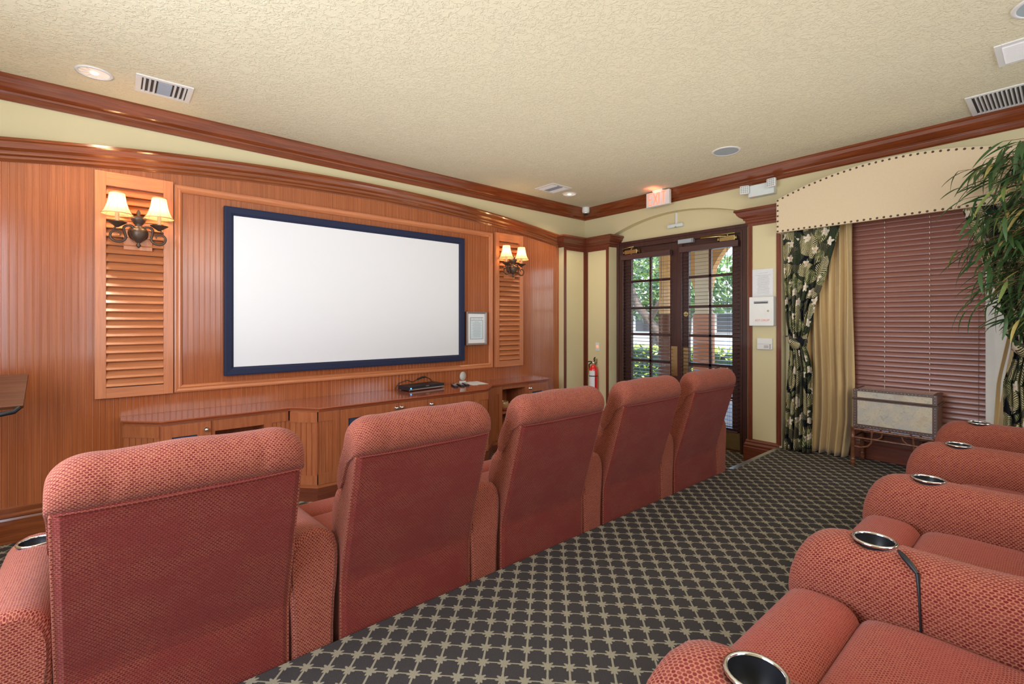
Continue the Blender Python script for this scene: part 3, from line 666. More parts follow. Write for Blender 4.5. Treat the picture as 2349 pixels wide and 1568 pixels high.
# ------------------------------------------------------------------ sconces
def sconce(lab, x):
    zc_ = 2.14; yw = YA - .05
    r = thing('wall_sconce', lab, 'wall lamp', (x, yw, zc_ - .12), group='twin-arm wall sconces')
    MB().box(x - .085, x + .085, yw, yw + .02, zc_ - .125, zc_ + .085).build('mount_board', 'wood_shutter_v', r, bevel=.002)
    MB().lathe([(.001, -.004), (.058, 0), (.062, .010), (.045, .024), (.02, .036), (.001, .038)], (x, yw, zc_), (0, -1, 0), 22).build('backplate', 'bronze', r)
    cy = yw - .065
    MB().lathe([(.004, -.115), (.012, -.105), (.016, -.095), (.008, -.082), (.014, -.075), (.038, -.05), (.052, -.02), (.054, 0), (.048, .022), (.040, .026), (.024, .036), (.020, .052), (.030, .064), (.044, .088), (.050, .106), (.044, .110), (.020, .116), (.008, .124), (.014, .138), (.012, .150), (.005, .166)], (x, cy, zc_), (0, 0, 1), 18).build('body', 'bronze', r)
    for s_ in (-1, 1):
        ax = x + s_ * .122; pth = []
        for t in range(9): a = PI * t / 8; pth.append((x + s_ * (.030 + .028 * (1 - math.cos(a))), cy, zc_ + .030 + .022 * math.sin(a) - .012 * t / 8))
        for t in range(1, 25):
            a = PI + (1.62 * PI * 1.25) * t / 24 ; rad = .052 * (1 - .68 * (t / 24) ** 1.4)
            pth.append((ax - s_ * 0 + s_ * rad * math.cos(a) * 1.0, cy - .02, zc_ - .035 + rad * math.sin(a)))
        MB().tube(pth, [.0085] * 20 + [.008 - .0003 * k for k in range(len(pth) - 20)], 8).build('scroll_arm', 'bronze', r)
        MB().tube([(ax + s_ * .02, cy - .02, zc_ + .008), (ax, cy - .02, zc_ + .035)], .006, 8).build('stem', 'bronze', r)
        MB().lathe([(.008, .022), (.018, .030), (.040, .046), (.056, .056), (.058, .060), (.050, .060), (.01, .058)], (ax, cy - .02, zc_), (0, 0, 1), 18).build('bobeche', 'bronze', r)
        MB().lathe([(.0125, .058), (.0125, .135)], (ax, cy - .02, zc_), (0, 0, 1), 12).build('candle_sleeve', 'lamp_candle', r)
        sh = MB().lathe([(.092, .115), (.078, .133), (.064, .166), (.053, .205), (.046, .254), (.045, .266)], (ax, cy - .02, zc_), (0, 0, 1), 24, cap=False).build('lamp_shade', 'lampshade', r)
        MB().lathe([(.0925, .113), (.0945, .116), (.0925, .119)], (ax, cy - .02, zc_), (0, 0, 1), 24, False).build('shade_trim', 'bowl_tan', sh)
        MB().lathe([(.045, .265), (.0478, .268), (.045, .272)], (ax, cy - .02, zc_), (0, 0, 1), 24, False).build('shade_trim', 'bowl_tan', sh)
        for kk in range(8):
            a = 2 * PI * kk / 8; pr = [(.0925, .115), (.0785, .133), (.0645, .166), (.0535, .205), (.0465, .254)]
            MB().tube([(ax + rr_ * math.cos(a), cy - .02 + rr_ * math.sin(a), zc_ + zz) for rr_, zz in pr], .0011, 4).build('shade_rib', 'bowl_tan', sh)
        MB().ball((ax, cy - .02, zc_ + .17), .016, 10, (1, 1, 1.5)).build('bulb', 'bulb_glow', r)
        l = light('sconce_light', 'POINT', (ax, cy - .02, zc_ + .185), 2.8, (1, .62, .28), size=.02); l.parent = r; l.location = Vector((ax, cy - .02, zc_ + .185)) - r.location
    return r
sconce('bronze double sconce with cream shades left of the screen', .150)
sconce('bronze double sconce with cream shades right of the screen', 3.80)
# ------------------------------------------------------------------ media cabinets
def panel_bead(mb, x0, x1, y, z0_, z1, n):
    for i in range(n): mb.box(x0 + (x1 - x0) * i / n + .002, x0 + (x1 - x0) * (i + 1) / n - .002, y, y + .006, z0_, z1)
YW, YCF = 4.20, 4.00; YK = YA - .008; CT = .737
def plinth(poly, parent):
    pass
# left wing
def door_panel(parent, x0, x1, y, z0_, z1, gx0, gx1, gz0, gz1, knobs, mat='wood_cabinet'):
    d = MB().box(x0, gx0, y - .018, y, z0_, z1).box(gx1, x1, y - .018, y, z0_, z1).box(gx0, gx1, y - .018, y, z0_, gz0).box(gx0, gx1, y - .018, y, gz1, z1).build('door', mat, parent)
    MB().box(gx0, gx1, y - .008, y - .004, gz0, gz1).build('speaker_cloth', 'grill_navy', d)
    for kx, kz in knobs:
        MB().lathe([(.017, 0), (.017, .004), (.008, .006), (.008, .016), (.013, .020), (.014, .026), (.010, .030), (.001, .031)], (kx, y - .018, kz), (0, -1, 0), 16).build('knob', 'chrome', d)
    return d
lw = thing('media_cabinet', 'low left cabinet wing with open shelf beside the first shutter', 'cabinet', (.6, 4.38, 0), group='built-in media cabinets')
MB().prism([(.065, YK), (.065, 4.40), (.262, YW), (.58, YW), (.58, YK)], .12, CT).build('carcass', 'wood_cabinet', lw)
MB().prism([(.055, YK), (.055, 4.39), (.258, YW - .012), (1.110, YW - .012), (1.110, YK)], 0, .10).build('plinth', 'wood_red_h', lw)
MB().prism([(.06, YK), (.06, 4.395), (.260, YW - .006), (1.112, YW - .006), (1.112, YK)], .10, .125).build('base_moulding', 'wood_cabinet_h', lw)
door_panel(lw, .268, .568, YW, .14, .730, .33, .483, .20, .642, [(.539, .671)])
n_ = Vector((-.70, -.71, 0)).normalized(); t_ = Vector((.70, -.71, 0)).normalized()
def chamfer(parent, p0, p1, z0_, z1, n_planks, mat='wood_cabinet'):
    p0, p1 = Vector((*p0, 0)), Vector((*p1, 0)); d = (p1 - p0); L = d.length; d.normalize(); nn = Vector((d.y, -d.x, 0))
    if nn.y > 0: nn = -nn
    c = (p0 + p1) / 2
    for za, zb in ((z1 - .085, z1), (z0_, z0_ + .075)): MB().obox(c + Vector((0, 0, (za + zb) / 2)) + nn * .004, d, nn, (0, 0, 1), L / 2, .006, (zb - za) / 2).build('rail', mat, parent)
    for i in range(n_planks):
        cc = p0 + d * L * (i + .5) / n_planks
        MB().obox(cc + Vector((0, 0, (z0_ + z1) / 2 - .005)) + nn * .001, d, nn, (0, 0, 1), L / n_planks / 2 - .0022, .004, (z1 - z0_) / 2 - .08).build('bead_strip', mat, parent)
chamfer(lw, (.065, 4.40), (.262, YW), .125, CT - .005, 6)
# open shelf of left wing
MB().box(.58, .598, YW, YK, .12, CT).box(.935, .953, YW, YK, .12, CT).box(.598, .935, YK - .02, YK, .12, CT).box(.598, .935, YW, YK, .12, .14).box(.598, .935, YW, YK, .648, CT).build('niche', 'wood_cabinet', lw)
MB().box(.598, .935, YW + .01, YK - .02, .42, .438).build('shelf', 'wood_cabinet_h', lw)
MB().box(.953, .995, YW - .004, YW + .014, .12, CT).box(.995, 1.118, YW - .004, YW + .014, .655, CT).box(.995, 1.118, YW - .004, YW + .014, .12, .20).build('face_frame', 'wood_cabinet', lw)
for i in range(4): MB().box(.997 + i * .034, 1.028 + i * .034, YW + .004, YW + .010, .20, .655).build('bead_strip', 'wood_cabinet', lw)
MB().box(.953, 1.118, YW + .014, YK, .12, CT).build('carcass', 'wood_cabinet', lw)
# centre
cw = thing('media_cabinet', 'projecting centre cabinet with three doors under the screen', 'cabinet', (2.15, 4.28, 0), group='built-in media cabinets')
MB().prism([(1.13, YK), (1.13, 4.17), (1.292, YCF), (3.05, YCF), (3.235, 4.17), (3.235, YK)], .12, CT).build('carcass', 'wood_cabinet', cw)
MB().prism([(1.13, YK), (1.116, 4.165), (1.286, YCF - .018), (3.055, YCF - .018), (3.25, 4.165), (3.235, YK)], 0, .085).build('plinth', 'wood_red_h', cw)
MB().prism([(1.13, YK), (1.121, 4.168), (1.288, YCF - .012), (3.053, YCF - .012), (3.245, 4.168), (3.235, YK)], .085, .108).build('base_moulding', 'wood_red_h', cw)
MB().prism([(1.13, YK), (1.125, 4.17), (1.290, YCF - .008), (3.051, YCF - .008), (3.24, 4.17), (3.235, YK)], .108, .135).build('base_moulding', 'wood_cabinet_h', cw)
chamfer(cw, (1.13, 4.17), (1.292, YCF), .135, CT - .005, 5)
for x0, x1, px0, px1 in ((1.292, 1.468, 1.292, 1.41), (2.86, 3.05, 2.925, 3.05)):
    MB().box(x0, px0 + .001, YCF - .012, YCF, .135, .735).box(px1, x1, YCF - .012, YCF, .135, .735).box(px0, px1, YCF - .012, YCF, .655, .735).box(px0, px1, YCF - .012, YCF, .135, .225).build('face_frame', 'wood_cabinet', cw)
    for i in range(4): MB().box(px0 + (px1 - px0) * i / 4 + .001, px0 + (px1 - px0) * (i + 1) / 4 - .001, YCF - .007, YCF - .001, .225, .655).build('bead_strip', 'wood_cabinet', cw)
door_panel(cw, 1.470, 2.008, YCF, .14, .734, 1.542, 1.93, .21, .652, [(1.985, .689)])
door_panel(cw, 2.012, 2.310, YCF, .14, .734, 2.07, 2.25, .21, .652, [(2.037, .690)])
door_panel(cw, 2.314, 2.857, YCF, .14, .734, 2.39, 2.775, .21, .652, [(2.351, .683)])
# right wing
rw = thing('media_cabinet', 'low right cabinet wing with bowl on open shelf beside the second shutter', 'cabinet', (3.75, 4.38, 0), group='built-in media cabinets')
MB().box(3.25, 3.40, YW, YK, .12, CT).box(3.40, 3.415, YW, YK, .12, CT).box(3.765, 3.80, YW, YK, .12, CT).box(3.415, 3.765, YK - .02, YK, .12, CT).box(3.415, 3.765, YW, YK, .12, .14).box(3.415, 3.765, YW, YK, .70, CT).build('carcass', 'wood_cabinet', rw)
MB().prism([(3.80, YK), (3.80, YW), (4.125, YW), (4.18, 4.28), (4.18, YK)], .12, CT).build('end_unit', 'wood_cabinet', rw)
MB().prism([(3.256, YK), (3.256, YW - .015), (4.13, YW - .015), (4.19, 4.27), (4.19, YK)], 0, .085).build('plinth', 'wood_red_h', rw)
MB().prism([(3.254, YK), (3.254, YW - .009), (4.128, YW - .009), (4.185, 4.275), (4.185, YK)], .085, .12).build('base_moulding', 'wood_cabinet_h', rw)
MB().box(3.415, 3.765, YW + .01, YK - .02, .415, .435).build('shelf', 'wood_cabinet_h', rw)
MB().box(3.25, 3.295, YW - .01, YW, .13, .735).box(3.355, 3.40, YW - .01, YW, .13, .735).box(3.295, 3.355, YW - .01, YW, .65, .735).box(3.295, 3.355, YW - .01, YW, .13, .21).build('face_frame', 'wood_cabinet', rw)
door_panel(rw, 3.806, 4.118, YW, .14, .735, 3.865, 4.03, .21, .635, [(3.826, .679)])
# worktop
tp = [(.045, YK), (.045, 4.385), (.255, YW - .035), (1.125, YW - .035), (1.295, YCF - .035), (3.01, YCF - .035), (3.25, YW - .035), (4.14, YW - .035), (4.215, 4.28), (4.215, YK)]
ct = thing('worktop', 'long glossy reddish wood worktop with stepped edge over the cabinets', 'countertop', (2.1, 4.3, CT))
def inset(poly, d):
    c = [(p[0] + (d if p[0] < 2.1 else -d) * (1 if (p[0] < .3 or p[0] > 4) else 0), p[1] + (0 if p[1] > 4.5 else d)) for p in poly]; return c
MB().prism(inset(tp, .012), .7452, .756).build('edge_moulding', 'wood_top', ct)
MB().prism(tp, .756, .770).build('top', 'wood_top', ct, bevel=.004); MB().prism(inset(tp, .022), .737, .7452).build('edge_moulding', 'wood_cabinet_h', ct)
# things on the worktop
zt = .770
r = thing('disc_player', 'slim black disc player with blue light on the worktop under the screen', 'disc player', (2.49, 4.42, zt))
ang = 0.12; ax_ = Vector((math.cos(ang), math.sin(ang), 0)); ay_ = Vector((-math.sin(ang), math.cos(ang), 0)); c0 = Vector((2.50, 4.43, zt + .002))
MB().obox(c0 + Vector((0, 0, .026)), ax_, ay_, (0, 0, 1), .225, .10, .021).build('body', 'black', r, bevel=.003)
MB().obox(c0 - ay_ * .101 + Vector((0, 0, .014)), ax_, ay_, (0, 0, 1), .222, .003, .006).build('front_strip', 'silver_trim', r)
MB().obox(c0 - ay_ * .102 - ax_ * .205 + Vector((0, 0, .028)), ax_, ay_, (0, 0, 1), .006, .002, .006).build('power_light', 'blue_led', r)
MB().obox(c0 - ay_ * .102 + ax_ * .0 + Vector((0, 0, .038)), ax_, ay_, (0, 0, 1), .02, .001, .0025).build('badge', 'silver_trim', r)
for s_ in (-.2, .2):
    MB().lathe([(.012, -.0015), (.012, .006)], c0 + ax_ * s_ - ay_ * .07, (0, 0, 1), 10).build('foot', 'black', r); MB().lathe([(.012, -.0), (.012, .006)], c0 + ax_ * s_ + ay_ * .07, (0, 0, 1), 10).build('foot', 'black', r)
cb = MB().tube([(2.26, 4.558, zt + .006), (2.30, 4.560, zt + .06), (2.40, 4.562, zt + .085), (2.46, 4.562, zt + .06), (2.50, 4.560, zt + .075), (2.55, 4.558, zt + .10), (2.62, 4.558, zt + .105), (2.68, 4.562, zt + .075), (2.74, 4.565, zt + .006)], .0035, 6).build('cable', 'black')
tag(cb, 'thin black cable looped behind the disc player', 'cable')
MB().tube([(2.52, 4.558, zt + .085), (2.58, 4.558, zt + .104), (2.62, 4.558, zt + .104)], .009, 8).build('plug', 'black', cb)
for i, (x, y, a, lab) in enumerate(((2.855, 4.34, 1.6, 'black remote control next to the disc player'), (2.94, 4.35, 1.65, 'silver buttoned remote in the middle of three'), (3.015, 4.36, 1.6, 'black remote control nearest the paper stack'))):
    r = thing('remote_control', lab, 'remote', (x, y, zt), a - .35, group='remotes on the worktop')
    MB().box(-.085, .085, -.022, .022, 0, .018).build('body', 'black', r, bevel=.006, local=True)
    b_ = MB()
    for q in range(5):
        for w_ in range(3): b_.box(-.06 + q * .022, -.048 + q * .022, -.014 + w_ * .011, -.006 + w_ * .011, .018, .0205)
    b_.build('button_pad', 'silver_trim' if i == 1 else 'vent_gray', r, local=True, kind='stuff')
r = thing('glass_award', 'small round crystal award standing behind the remotes', 'award', (3.07, 4.50, zt))
MB().lathe([(.001, 0), (.05, .001), (.05, .012), (.001, .013)], (3.07, 4.505, zt + .085), (.3, -1, 0), 24).build('disc', 'crystal', r)
MB().box(3.035, 3.105, 4.48, 4.52, zt, zt + .03).build('base', 'crystal', r, bevel=.006)
r = thing('paper_stack', 'loose white sheets of paper at the right of the remotes', 'paper', (3.16, 4.42, zt))
for i, (x, y, a) in enumerate(((3.15, 4.44, .2), (3.18, 4.42, -.15), (3.12, 4.43, .5))):
    MB().obox((x, y, zt + .001 + .0012 * i), (math.cos(a), math.sin(a), 0), (-math.sin(a), math.cos(a), 0), (0, 0, 1), .108, .14, .0005).build('sheet', 'paper', r)
r = thing('ceramic_bowl', 'tan rounded ceramic bowl on a red dish in the right cabinet shelf', 'bowl', (3.56, 4.36, .435))
MB().lathe([(.001, 0), (.09, .004), (.10, .012), (.001, .010)], (3.56, 4.36, .435), (0, 0, 1), 24).build('dish', 'red_lacquer', r)
MB().lathe([(.04, .010), (.062, .03), (.068, .065), (.060, .095), (.056, .10), (.052, .095), (.058, .06), (.04, .02), (.001, .018)], (3.56, 4.36, .435), (0, 0, 1), 24).build('bowl', 'bowl_tan', r)
# framed notice
r = thing('framed_notice', 'small framed printed notice on a mahogany block right of the screen', 'picture frame', (3.285, YA - .03, 1.20))
MB().box(3.14, 3.43, YA - .05, YA - .004, 1.203, 1.594).build('mount_block', 'wood_red', r)
mould(3.140, 3.432, 1.203, 1.594, YA - .05, .03, [(0, 0), (.014, 0), (.016, .008), (.010, .022), (0, .024)], 'frame_gray', 'frame', r)
MB().box(3.163, 3.41, YA - .053, YA - .0505, 1.226, 1.571).build('mat_board', 'paper', r); MB().box(3.192, 3.384, YA - .0545, YA - .0532, 1.27, 1.53).build('print_border', 'ink_gray', r)
pr = MB().box(3.202, 3.374, YA - .0556, YA - .0546, 1.277, 1.492).build('print_area', 'poster_print', r)
b_ = MB(); 
for i in range(13): 
    z = 1.475 - i * .0145; w_ = .03 if i == 0 else random.uniform(.05, .075); b_.box(3.288 - w_, 3.288 + w_, YA - .0560, YA - .0557, z - .002, z + .002)
b_.build('printed_lines', 'ink_gray', r, kind='stuff')
b_ = MB(); x = 3.205
while x < 3.37: w_ = random.uniform(.006, .016); b_.box(x, x + w_, YA - .0560, YA - .0546, 1.498, 1.52); x += w_ + .005
b_.build('title_band', 'paper', r, kind='stuff')
# ------------------------------------------------------------------ recliners
def cushion(mb, cy, cz, ry, rz, x0, x1, tilt=0, p=2.6, rend=.07, n=22, m=12, bulge=0):
    secs = []; xs = []
    for i in range(m + 1):
        t = i / m; xs.append(x0 + (x1 - x0) * (.5 - .5 * math.cos(PI * t)))
    for x in xs:
        e = min(x - x0, x1 - x); k_ = 1.0
        if e < rend: q = 1 - e / rend; k_ = math.sqrt(max(0, 1 - q * q)) * .42 + .58
        k_ *= 1 + bulge * math.sin(PI * (x - x0) / (x1 - x0)) 
        sec = []
        for j in range(n):
            a = 2 * PI * j / n; c_, s_ = math.cos(a), math.sin(a)
            yy = ry * k_ * math.copysign(abs(c_) ** (2 / p), c_); zz = rz * k_ * math.copysign(abs(s_) ** (2 / p), s_)
            sec.append((x, cy + yy * math.cos(tilt) - zz * math.sin(tilt), cz + yy * math.sin(tilt) + zz * math.cos(tilt)))
        secs.append(sec)
    return mb.loft(secs)
W = .642
rec = thing('theater_recliner', 'x', 'recliner', (0, 0, 0))
# back shell
sh = [(0, .02), (0, .40), (-.008, .44), (-.162, .950), (-.150, .968), (-.066, .962), (.108, .44), (.115, .02)]
m_ = MB(); n = len(sh)
xs = [0, .02, .10, .32, .55, W - .02, W]
secs = [[(x, y + (.012 if x in (0, W) else 0) * (1 if y < .05 else -1) + .0 , z) for y, z in sh] for x in xs]
m_.loft(secs, smooth=False); m_.build('back_shell', 'fabric_back', rec, bevel=.012, local=True)
for xa, xb in ((-.004, .006), (W - .006, W + .004)):
    MB().prism([(y + (.010 if y < -.1 else .008 if y < .05 else 0), z) for y, z in sh], xa, xb, 'x').build('side_panel', 'fabric_soft', rec, bevel=.003, local=True)
# headrest roll: closed profile
hp = [(-.158, .955), (-.178, .982), (-.184, 1.020), (-.172, 1.062), (-.142, 1.092), (-.102, 1.103), (-.060, 1.094), (-.026, 1.066), (-.006, 1.02), (.004, .97), (.018, .92), (.038, .87), (.050, .825), (.030, .795), (-.02, .80), (-.06, .86), (-.09, .93)]
m_ = MB(); secs = []
M_ = 40
for i in range(M_ + 1):
    x = -.014 + (W + .028) * (.5 - .5 * math.cos(PI * i / M_)); e = min(x + .014, W + .014 - x); k_ = 1
    if e < .10: q = 1 - e / .10; k_ = math.sqrt(max(0, 1 - q ** 2.2)) * .56 + .44
    dn = 0
    for pc in (.125, W - .125): dn += .11 * math.exp(-((x - pc) / .008) ** 2)      # stitched tucks
    sec = []
    for y, z in hp:
        if z > .955: ay_, az_ = -.115, .975
        else: ay_, az_ = -.08 + (.962 - z) * .32, z
        kk = k_ * (1 - (dn if (z < 1.05 and y < -.165) else dn * .12)) if z > .955 else .35 + .65 * k_
        lift = .006 * math.sin(PI * (x + .02) / (W + .04)) + .0025 * math.sin(x * 23 + 1) if z > 1.0 else 0
        yy = ay_ + (y - ay_) * kk; zz = az_ + (z - az_) * (kk if z > .955 else 1) + lift
        if y < -.15: yy = y + (1 - k_) * .012 if z < .97 else yy
        if abs(z - .955) < .001: zz = z
        sec.append((x, yy, zz))
    secs.append(sec)
m_.loft(secs); m_.build('headrest', 'fabric_soft', rec, local=True, sub=1)
MB().tube([(0.01, -.164, .957), (.2, -.168, .953), (.45, -.168, .953), (W - .01, -.164, .957)], .004, 6).build('piping', 'fabric_back', rec, local=True)
cushion(MB(), .060, .675, .078, .128, .0, W, tilt=.30).build('back_cushion', 'fabric_soft', rec, local=True)
cushion(MB(), .115, .52, .075, .09, .004, W - .004, tilt=.2).build('back_cushion', 'fabric_soft', rec, local=True)
cushion(MB(), .41, .395, .27, .072, .006, W - .004, p=4.5, rend=.05).build('seat_cushion', 'fabric_seat', rec, local=True)
cushion(MB(), .775, .375, .102, .094, .006, W - .004, p=3, rend=.04).build('front_bolster', 'fabric_seat', rec, local=True)
cushion(MB(), .80, .19, .055, .13, .012, W - .01, p=4, rend=.03).build('footrest', 'fabric_back', rec, local=True)
MB().box(.04, W - .04, .10, .74, 0, .32).build('base', 'fabric_back', rec, local=True)
for xx in (.08, W - .08):
    for yy in (.16, .68): MB().lathe([(.025, 0), (.025, .02)], (xx, yy, -.0), (0, 0, 1), 10).build('foot', 'black', rec, local=True)
# armrest
def arm_mesh():
    half = [(.078, .012), (.080, .10), (.081, .25), (.086, .36), (.094, .43), (.100, .49), (.098, .535), (.086, .576), (.062, .606), (.033, .621), (0, .626)]
    prof_ = [(x, z) for x, z in half] + [(-x, z) for x, z in half[-2::-1]]
    secs = []; ys = [0.0, .002, .007, .015, .025, .07, .15, .30, .45, .60, .70, .76, .80, .83, .855, .872, .882, .886]
    for y in ys:
        k_ = 1.0; nar = 1.0; add = .034 * max(0, 1 - y / .45)
        if y > .74: q = (y - .74) / .146; k_ = math.sqrt(max(0, 1 - q ** 2.3)) ; nar = .78 + .22 * math.sqrt(max(0, 1 - q ** 3))
        if y < .025: q = 1 - y / .025; rr_ = 1 - math.sqrt(max(0, 1 - q * q)); nar = 1 - .20 * rr_; add -= .022 * rr_
        sec = []
        for x, z in prof_:
            zz = z if z < .40 else .40 + (z - .40) * (.30 + .70 * k_) + (add if z > .45 else 0)
            sec.append((x * nar, y, zz))
        secs.append(sec)
    mb = MB(); mb.loft(secs, cap=True); return mb
arm = arm_mesh().build('armrest', 'fabric_soft', rec, local=True)
cut = MB().lathe([(.050, -.075), (.050, .06)], (0, .676, .626), (0, 0, 1), 28).build('cutter', 'cup_black')
bo = arm.modifiers.new('cut', 'BOOLEAN'); bo.operation = 'DIFFERENCE'; bo.object = cut; bo.solver = 'EXACT'
bpy.context.view_layer.update()
nm = bpy.data.meshes.new_from_object(arm.evaluated_get(bpy.context.evaluated_depsgraph_get()))
arm.modifiers.clear(); arm.data = nm; bpy.data.objects.remove(cut)
arm.location = (W + .094, 0, 0)
cup = MB().lathe([(.0495, .001), (.0495, -.0), (.048, -.072), (.001, -.073)], (0, .676, .626), (0, 0, 1), 28, cap=False).build('cup_holder', 'cup_black', arm, local=True)
cup['label'] = 'black cup well with a chrome rim'
MB().lathe([(.0485, -.003), (.049, .0015), (.052, .0028), (.056, .0015), (.0575, -.003), (.056, -.005)], (0, .676, .6265), (0, 0, 1), 32, cap=False).build('chrome_rim', 'chrome', cup, local=True)
row1 = ['nearest red theater recliner in the front row, its back filling the lower left', 'second red recliner of the front row, below the disc player', 'third red recliner of the front row, middle of the five',
        'fourth red recliner of the front row, in front of the left door leaf', 'farthest red recliner of the front row, by the door']
row2 = ['nearest right-hand recliner in the back row, with the dangling black lever cord', 'second recliner of the back row, counting from the camera', 'third recliner of the back row, counting from the camera', 'farthest recliner of the back row, beside the old map trunk']
PITCH = .8445; XR1 = -.128; YR1 = YE + .014
first = None
def place(label, x, y, z, group, left=False):
    global first
    if first is None: first = True; o = rec
    else: o = copy_tree(rec)
    o.location = (x, y, z); o['label'] = label; o['group'] = group
    return o
objs = []
for i, lb in enumerate(row1):
    objs.append(place(lb, XR1 + PITCH * i, YR1, 0, 'front row recliners'))
X2 = .92 + .098; Y2 = -.297
for i, lb in enumerate(row2): objs.append(place(lb, X2 + .8495 * i, Y2, ZP, 'back row recliners'))
# left armrests of the first chair of each row
for o in (objs[0], objs[5]):
    a = copy_tree([c for c in o.children if c.name.startswith('armrest')][0], o); a.location = (-.098, 0, 0)
# lever and cord on the back row's first shared arm
a = [c for c in objs[5].children if c.name.startswith('armrest') and c.location.x > .3][0]
lv = MB().tube([(-.040, .612, .629), (-.054, .598, .622), (-.068, .580, .610), (-.080, .564, .596)], [.004, .008, .008, .005], 8).build('recline_lever', 'black', a, local=True)
MB().tube([(-.080, .564, .596), (-.096, .558, .552), (-.104, .555, .50), (-.099, .553, .43), (-.091, .551, .35), (-.086, .550, .28)], [.005, .0035, .0028, .0028, .0028, .0028], 6).build('cord', 'black', lv, local=True)
# ------------------------------------------------------------------ ceiling fixtures
def downlight(lab, x, y, on=True, e=30):
    r = thing('recessed_downlight', lab, 'ceiling light', (x, y, ZC), group='recessed downlights')
    MB().lathe([(.096, 0), (.098, -.004), (.082, -.007), (.079, -.002)], (x, y, ZC), (0, 0, 1), 32, False).build('trim_ring', 'white_metal', r)
    fb = MB()
    for q in range(18):
        a0, a1 = q * 2 * PI / 18, (q + 1) * 2 * PI / 18; h_ = -.0015 - (.004 if q % 2 else 0)
        fb.add([(x, y, ZC - .0022), (x + .079 * math.cos(a0), y + .079 * math.sin(a0), ZC - .001), (x + .079 * math.cos(a1), y + .079 * math.sin(a1), ZC + h_)], [(0, 1, 2)])
    fb.build('reflector', 'can_glow', r)
    MB().ball((x, y, ZC - .003), .022, 12, (1, 1, .3)).build('bulb', 'bulb_glow', r)
    l = light('can_light', 'SPOT', (x, y, ZC - .02), e, (1, .84, .62), size=.07, spot=math.radians(125), blend=.8, target=(x, y, 0)); l.parent = r; l.location = (0, 0, -.02)
downlight('round recessed downlight above the left shutter', -.088, 4.107, e=32)
downlight('round recessed downlight above the right shutter near the corner', 4.44, 4.11, e=26)
def vent(name, lab, x0, x1, y0, y1, style):
    r = thing(name, lab, 'air vent', ((x0 + x1) / 2, (y0 + y1) / 2, ZC), group='ceiling air vents'); b = .032
    MB().box(x0, x1, y0, y0 + b, ZC - .008, ZC).box(x0, x1, y1 - b, y1, ZC - .008, ZC).box(x0, x0 + b, y0 + b, y1 - b, ZC - .008, ZC).box(x1 - b, x1, y0 + b, y1 - b, ZC - .008, ZC).build('frame', 'white_metal', r, bevel=.002)
    MB().box(x0 + b, x1 - b, y0 + b, y1 - b, ZC - .001, ZC).build('backing', 'vent_dark', r)
    if style == 'three':
        w_ = (x1 - x0 - 2 * b)
        for q in range(3):
            for base in (x0 + b + .006, x1 - b - .078): MB().obox((base + q * .028 + .008, (y0 + y1) / 2, ZC - .006), (.6, 0, -.8), (0, 1, 0), (.8, 0, .6), .009, (y1 - y0) / 2 - b, .001).build('louvre', 'white_metal', r)
        MB().box(x0 + b + .086, x1 - b - .086, y0 + b, y1 - b, ZC - .005, ZC - .004).build('damper', 'vent_gray', r)
        for q in range(11): yy = y0 + b + .012 + q * (y1 - y0 - 2 * b - .02) / 11; MB().obox(((x0 + x1) / 2, yy, ZC - .008), (1, 0, 0), (0, .7, -.7), (0, .7, .7), w_ / 2 - .088, .006, .0006).build('louvre', 'vent_gray', r)
    else:
        n = int((x1 - x0 - 2 * b) / .022) if style == 'x' else int((y1 - y0 - 2 * b) / .022)
        for q in range(n):
            if style == 'y': MB().obox(((x0 + x1) / 2, y0 + b + .011 + q * .022, ZC - .006), (1, 0, 0), (0, .6, -.8), (0, .8, .6), (x1 - x0) / 2 - b, .009, .001).build('louvre', 'white_metal', r)
            else: MB().obox((x0 + b + .011 + q * .022, (y0 + y1) / 2, ZC - .006), (.6, 0, -.8), (0, 1, 0), (.8, 0, .6), .009, (y1 - y0) / 2 - b, .001).build('louvre', 'white_metal', r)
vent('ceiling_vent', 'white three-way supply vent above the left shutter', .12, .435, 3.925, 4.215, 'three')
vent('ceiling_vent', 'white supply vent above the right sconce', 3.93, 4.255, 3.895, 4.21, 'three')
vent('ceiling_vent', 'long white return grille next to the crown moulding above the valance', 4.72, 5.165, -.62, .49, 'y')
vent('ceiling_vent', 'white supply vent at the right edge under the ceiling speaker', 3.965, 4.30, -.55, .288, 'x')
def cspeaker(lab, x, y, r0):
    r = thing('ceiling_speaker', lab, 'speaker', (x, y, ZC), group='round ceiling speakers')
    MB().lathe([(r0, 0), (r0 - .003, -.006), (r0 - .02, -.008), (r0 - .021, -.005)], (x, y, ZC), (0, 0, 1), 40, False).build('rim', 'white_metal', r); MB().lathe([(r0 - .019, -.0055), (.001, -.0058)], (x, y, ZC), (0, 0, 1), 40).build('grille', 'speaker_gray', r)
cspeaker('round grey ceiling speaker above the french doors', 4.455, 2.108, .128); cspeaker('large round grey ceiling speaker at the upper right corner', 3.62, .06, .14)
# dome camera
r = thing('security_camera', 'small white dome security camera in the ceiling corner', 'camera', (5.16, 4.45, ZC - .015))
MB().lathe([(.052, 0), (.054, -.05), (.046, -.075), (.040, -.078)], (5.15, 4.45, ZC), (0, 0, 1), 24).build('housing', 'white_plastic', r)
MB().ball((5.15, 4.45, ZC - .078), .036, 14).build('dome', 'black', r); MB().lathe([(.040, -.074), (.043, -.080), (.034, -.088)], (5.15, 4.45, ZC), (0, 0, 1), 20, False).build('ring', 'chrome', r)
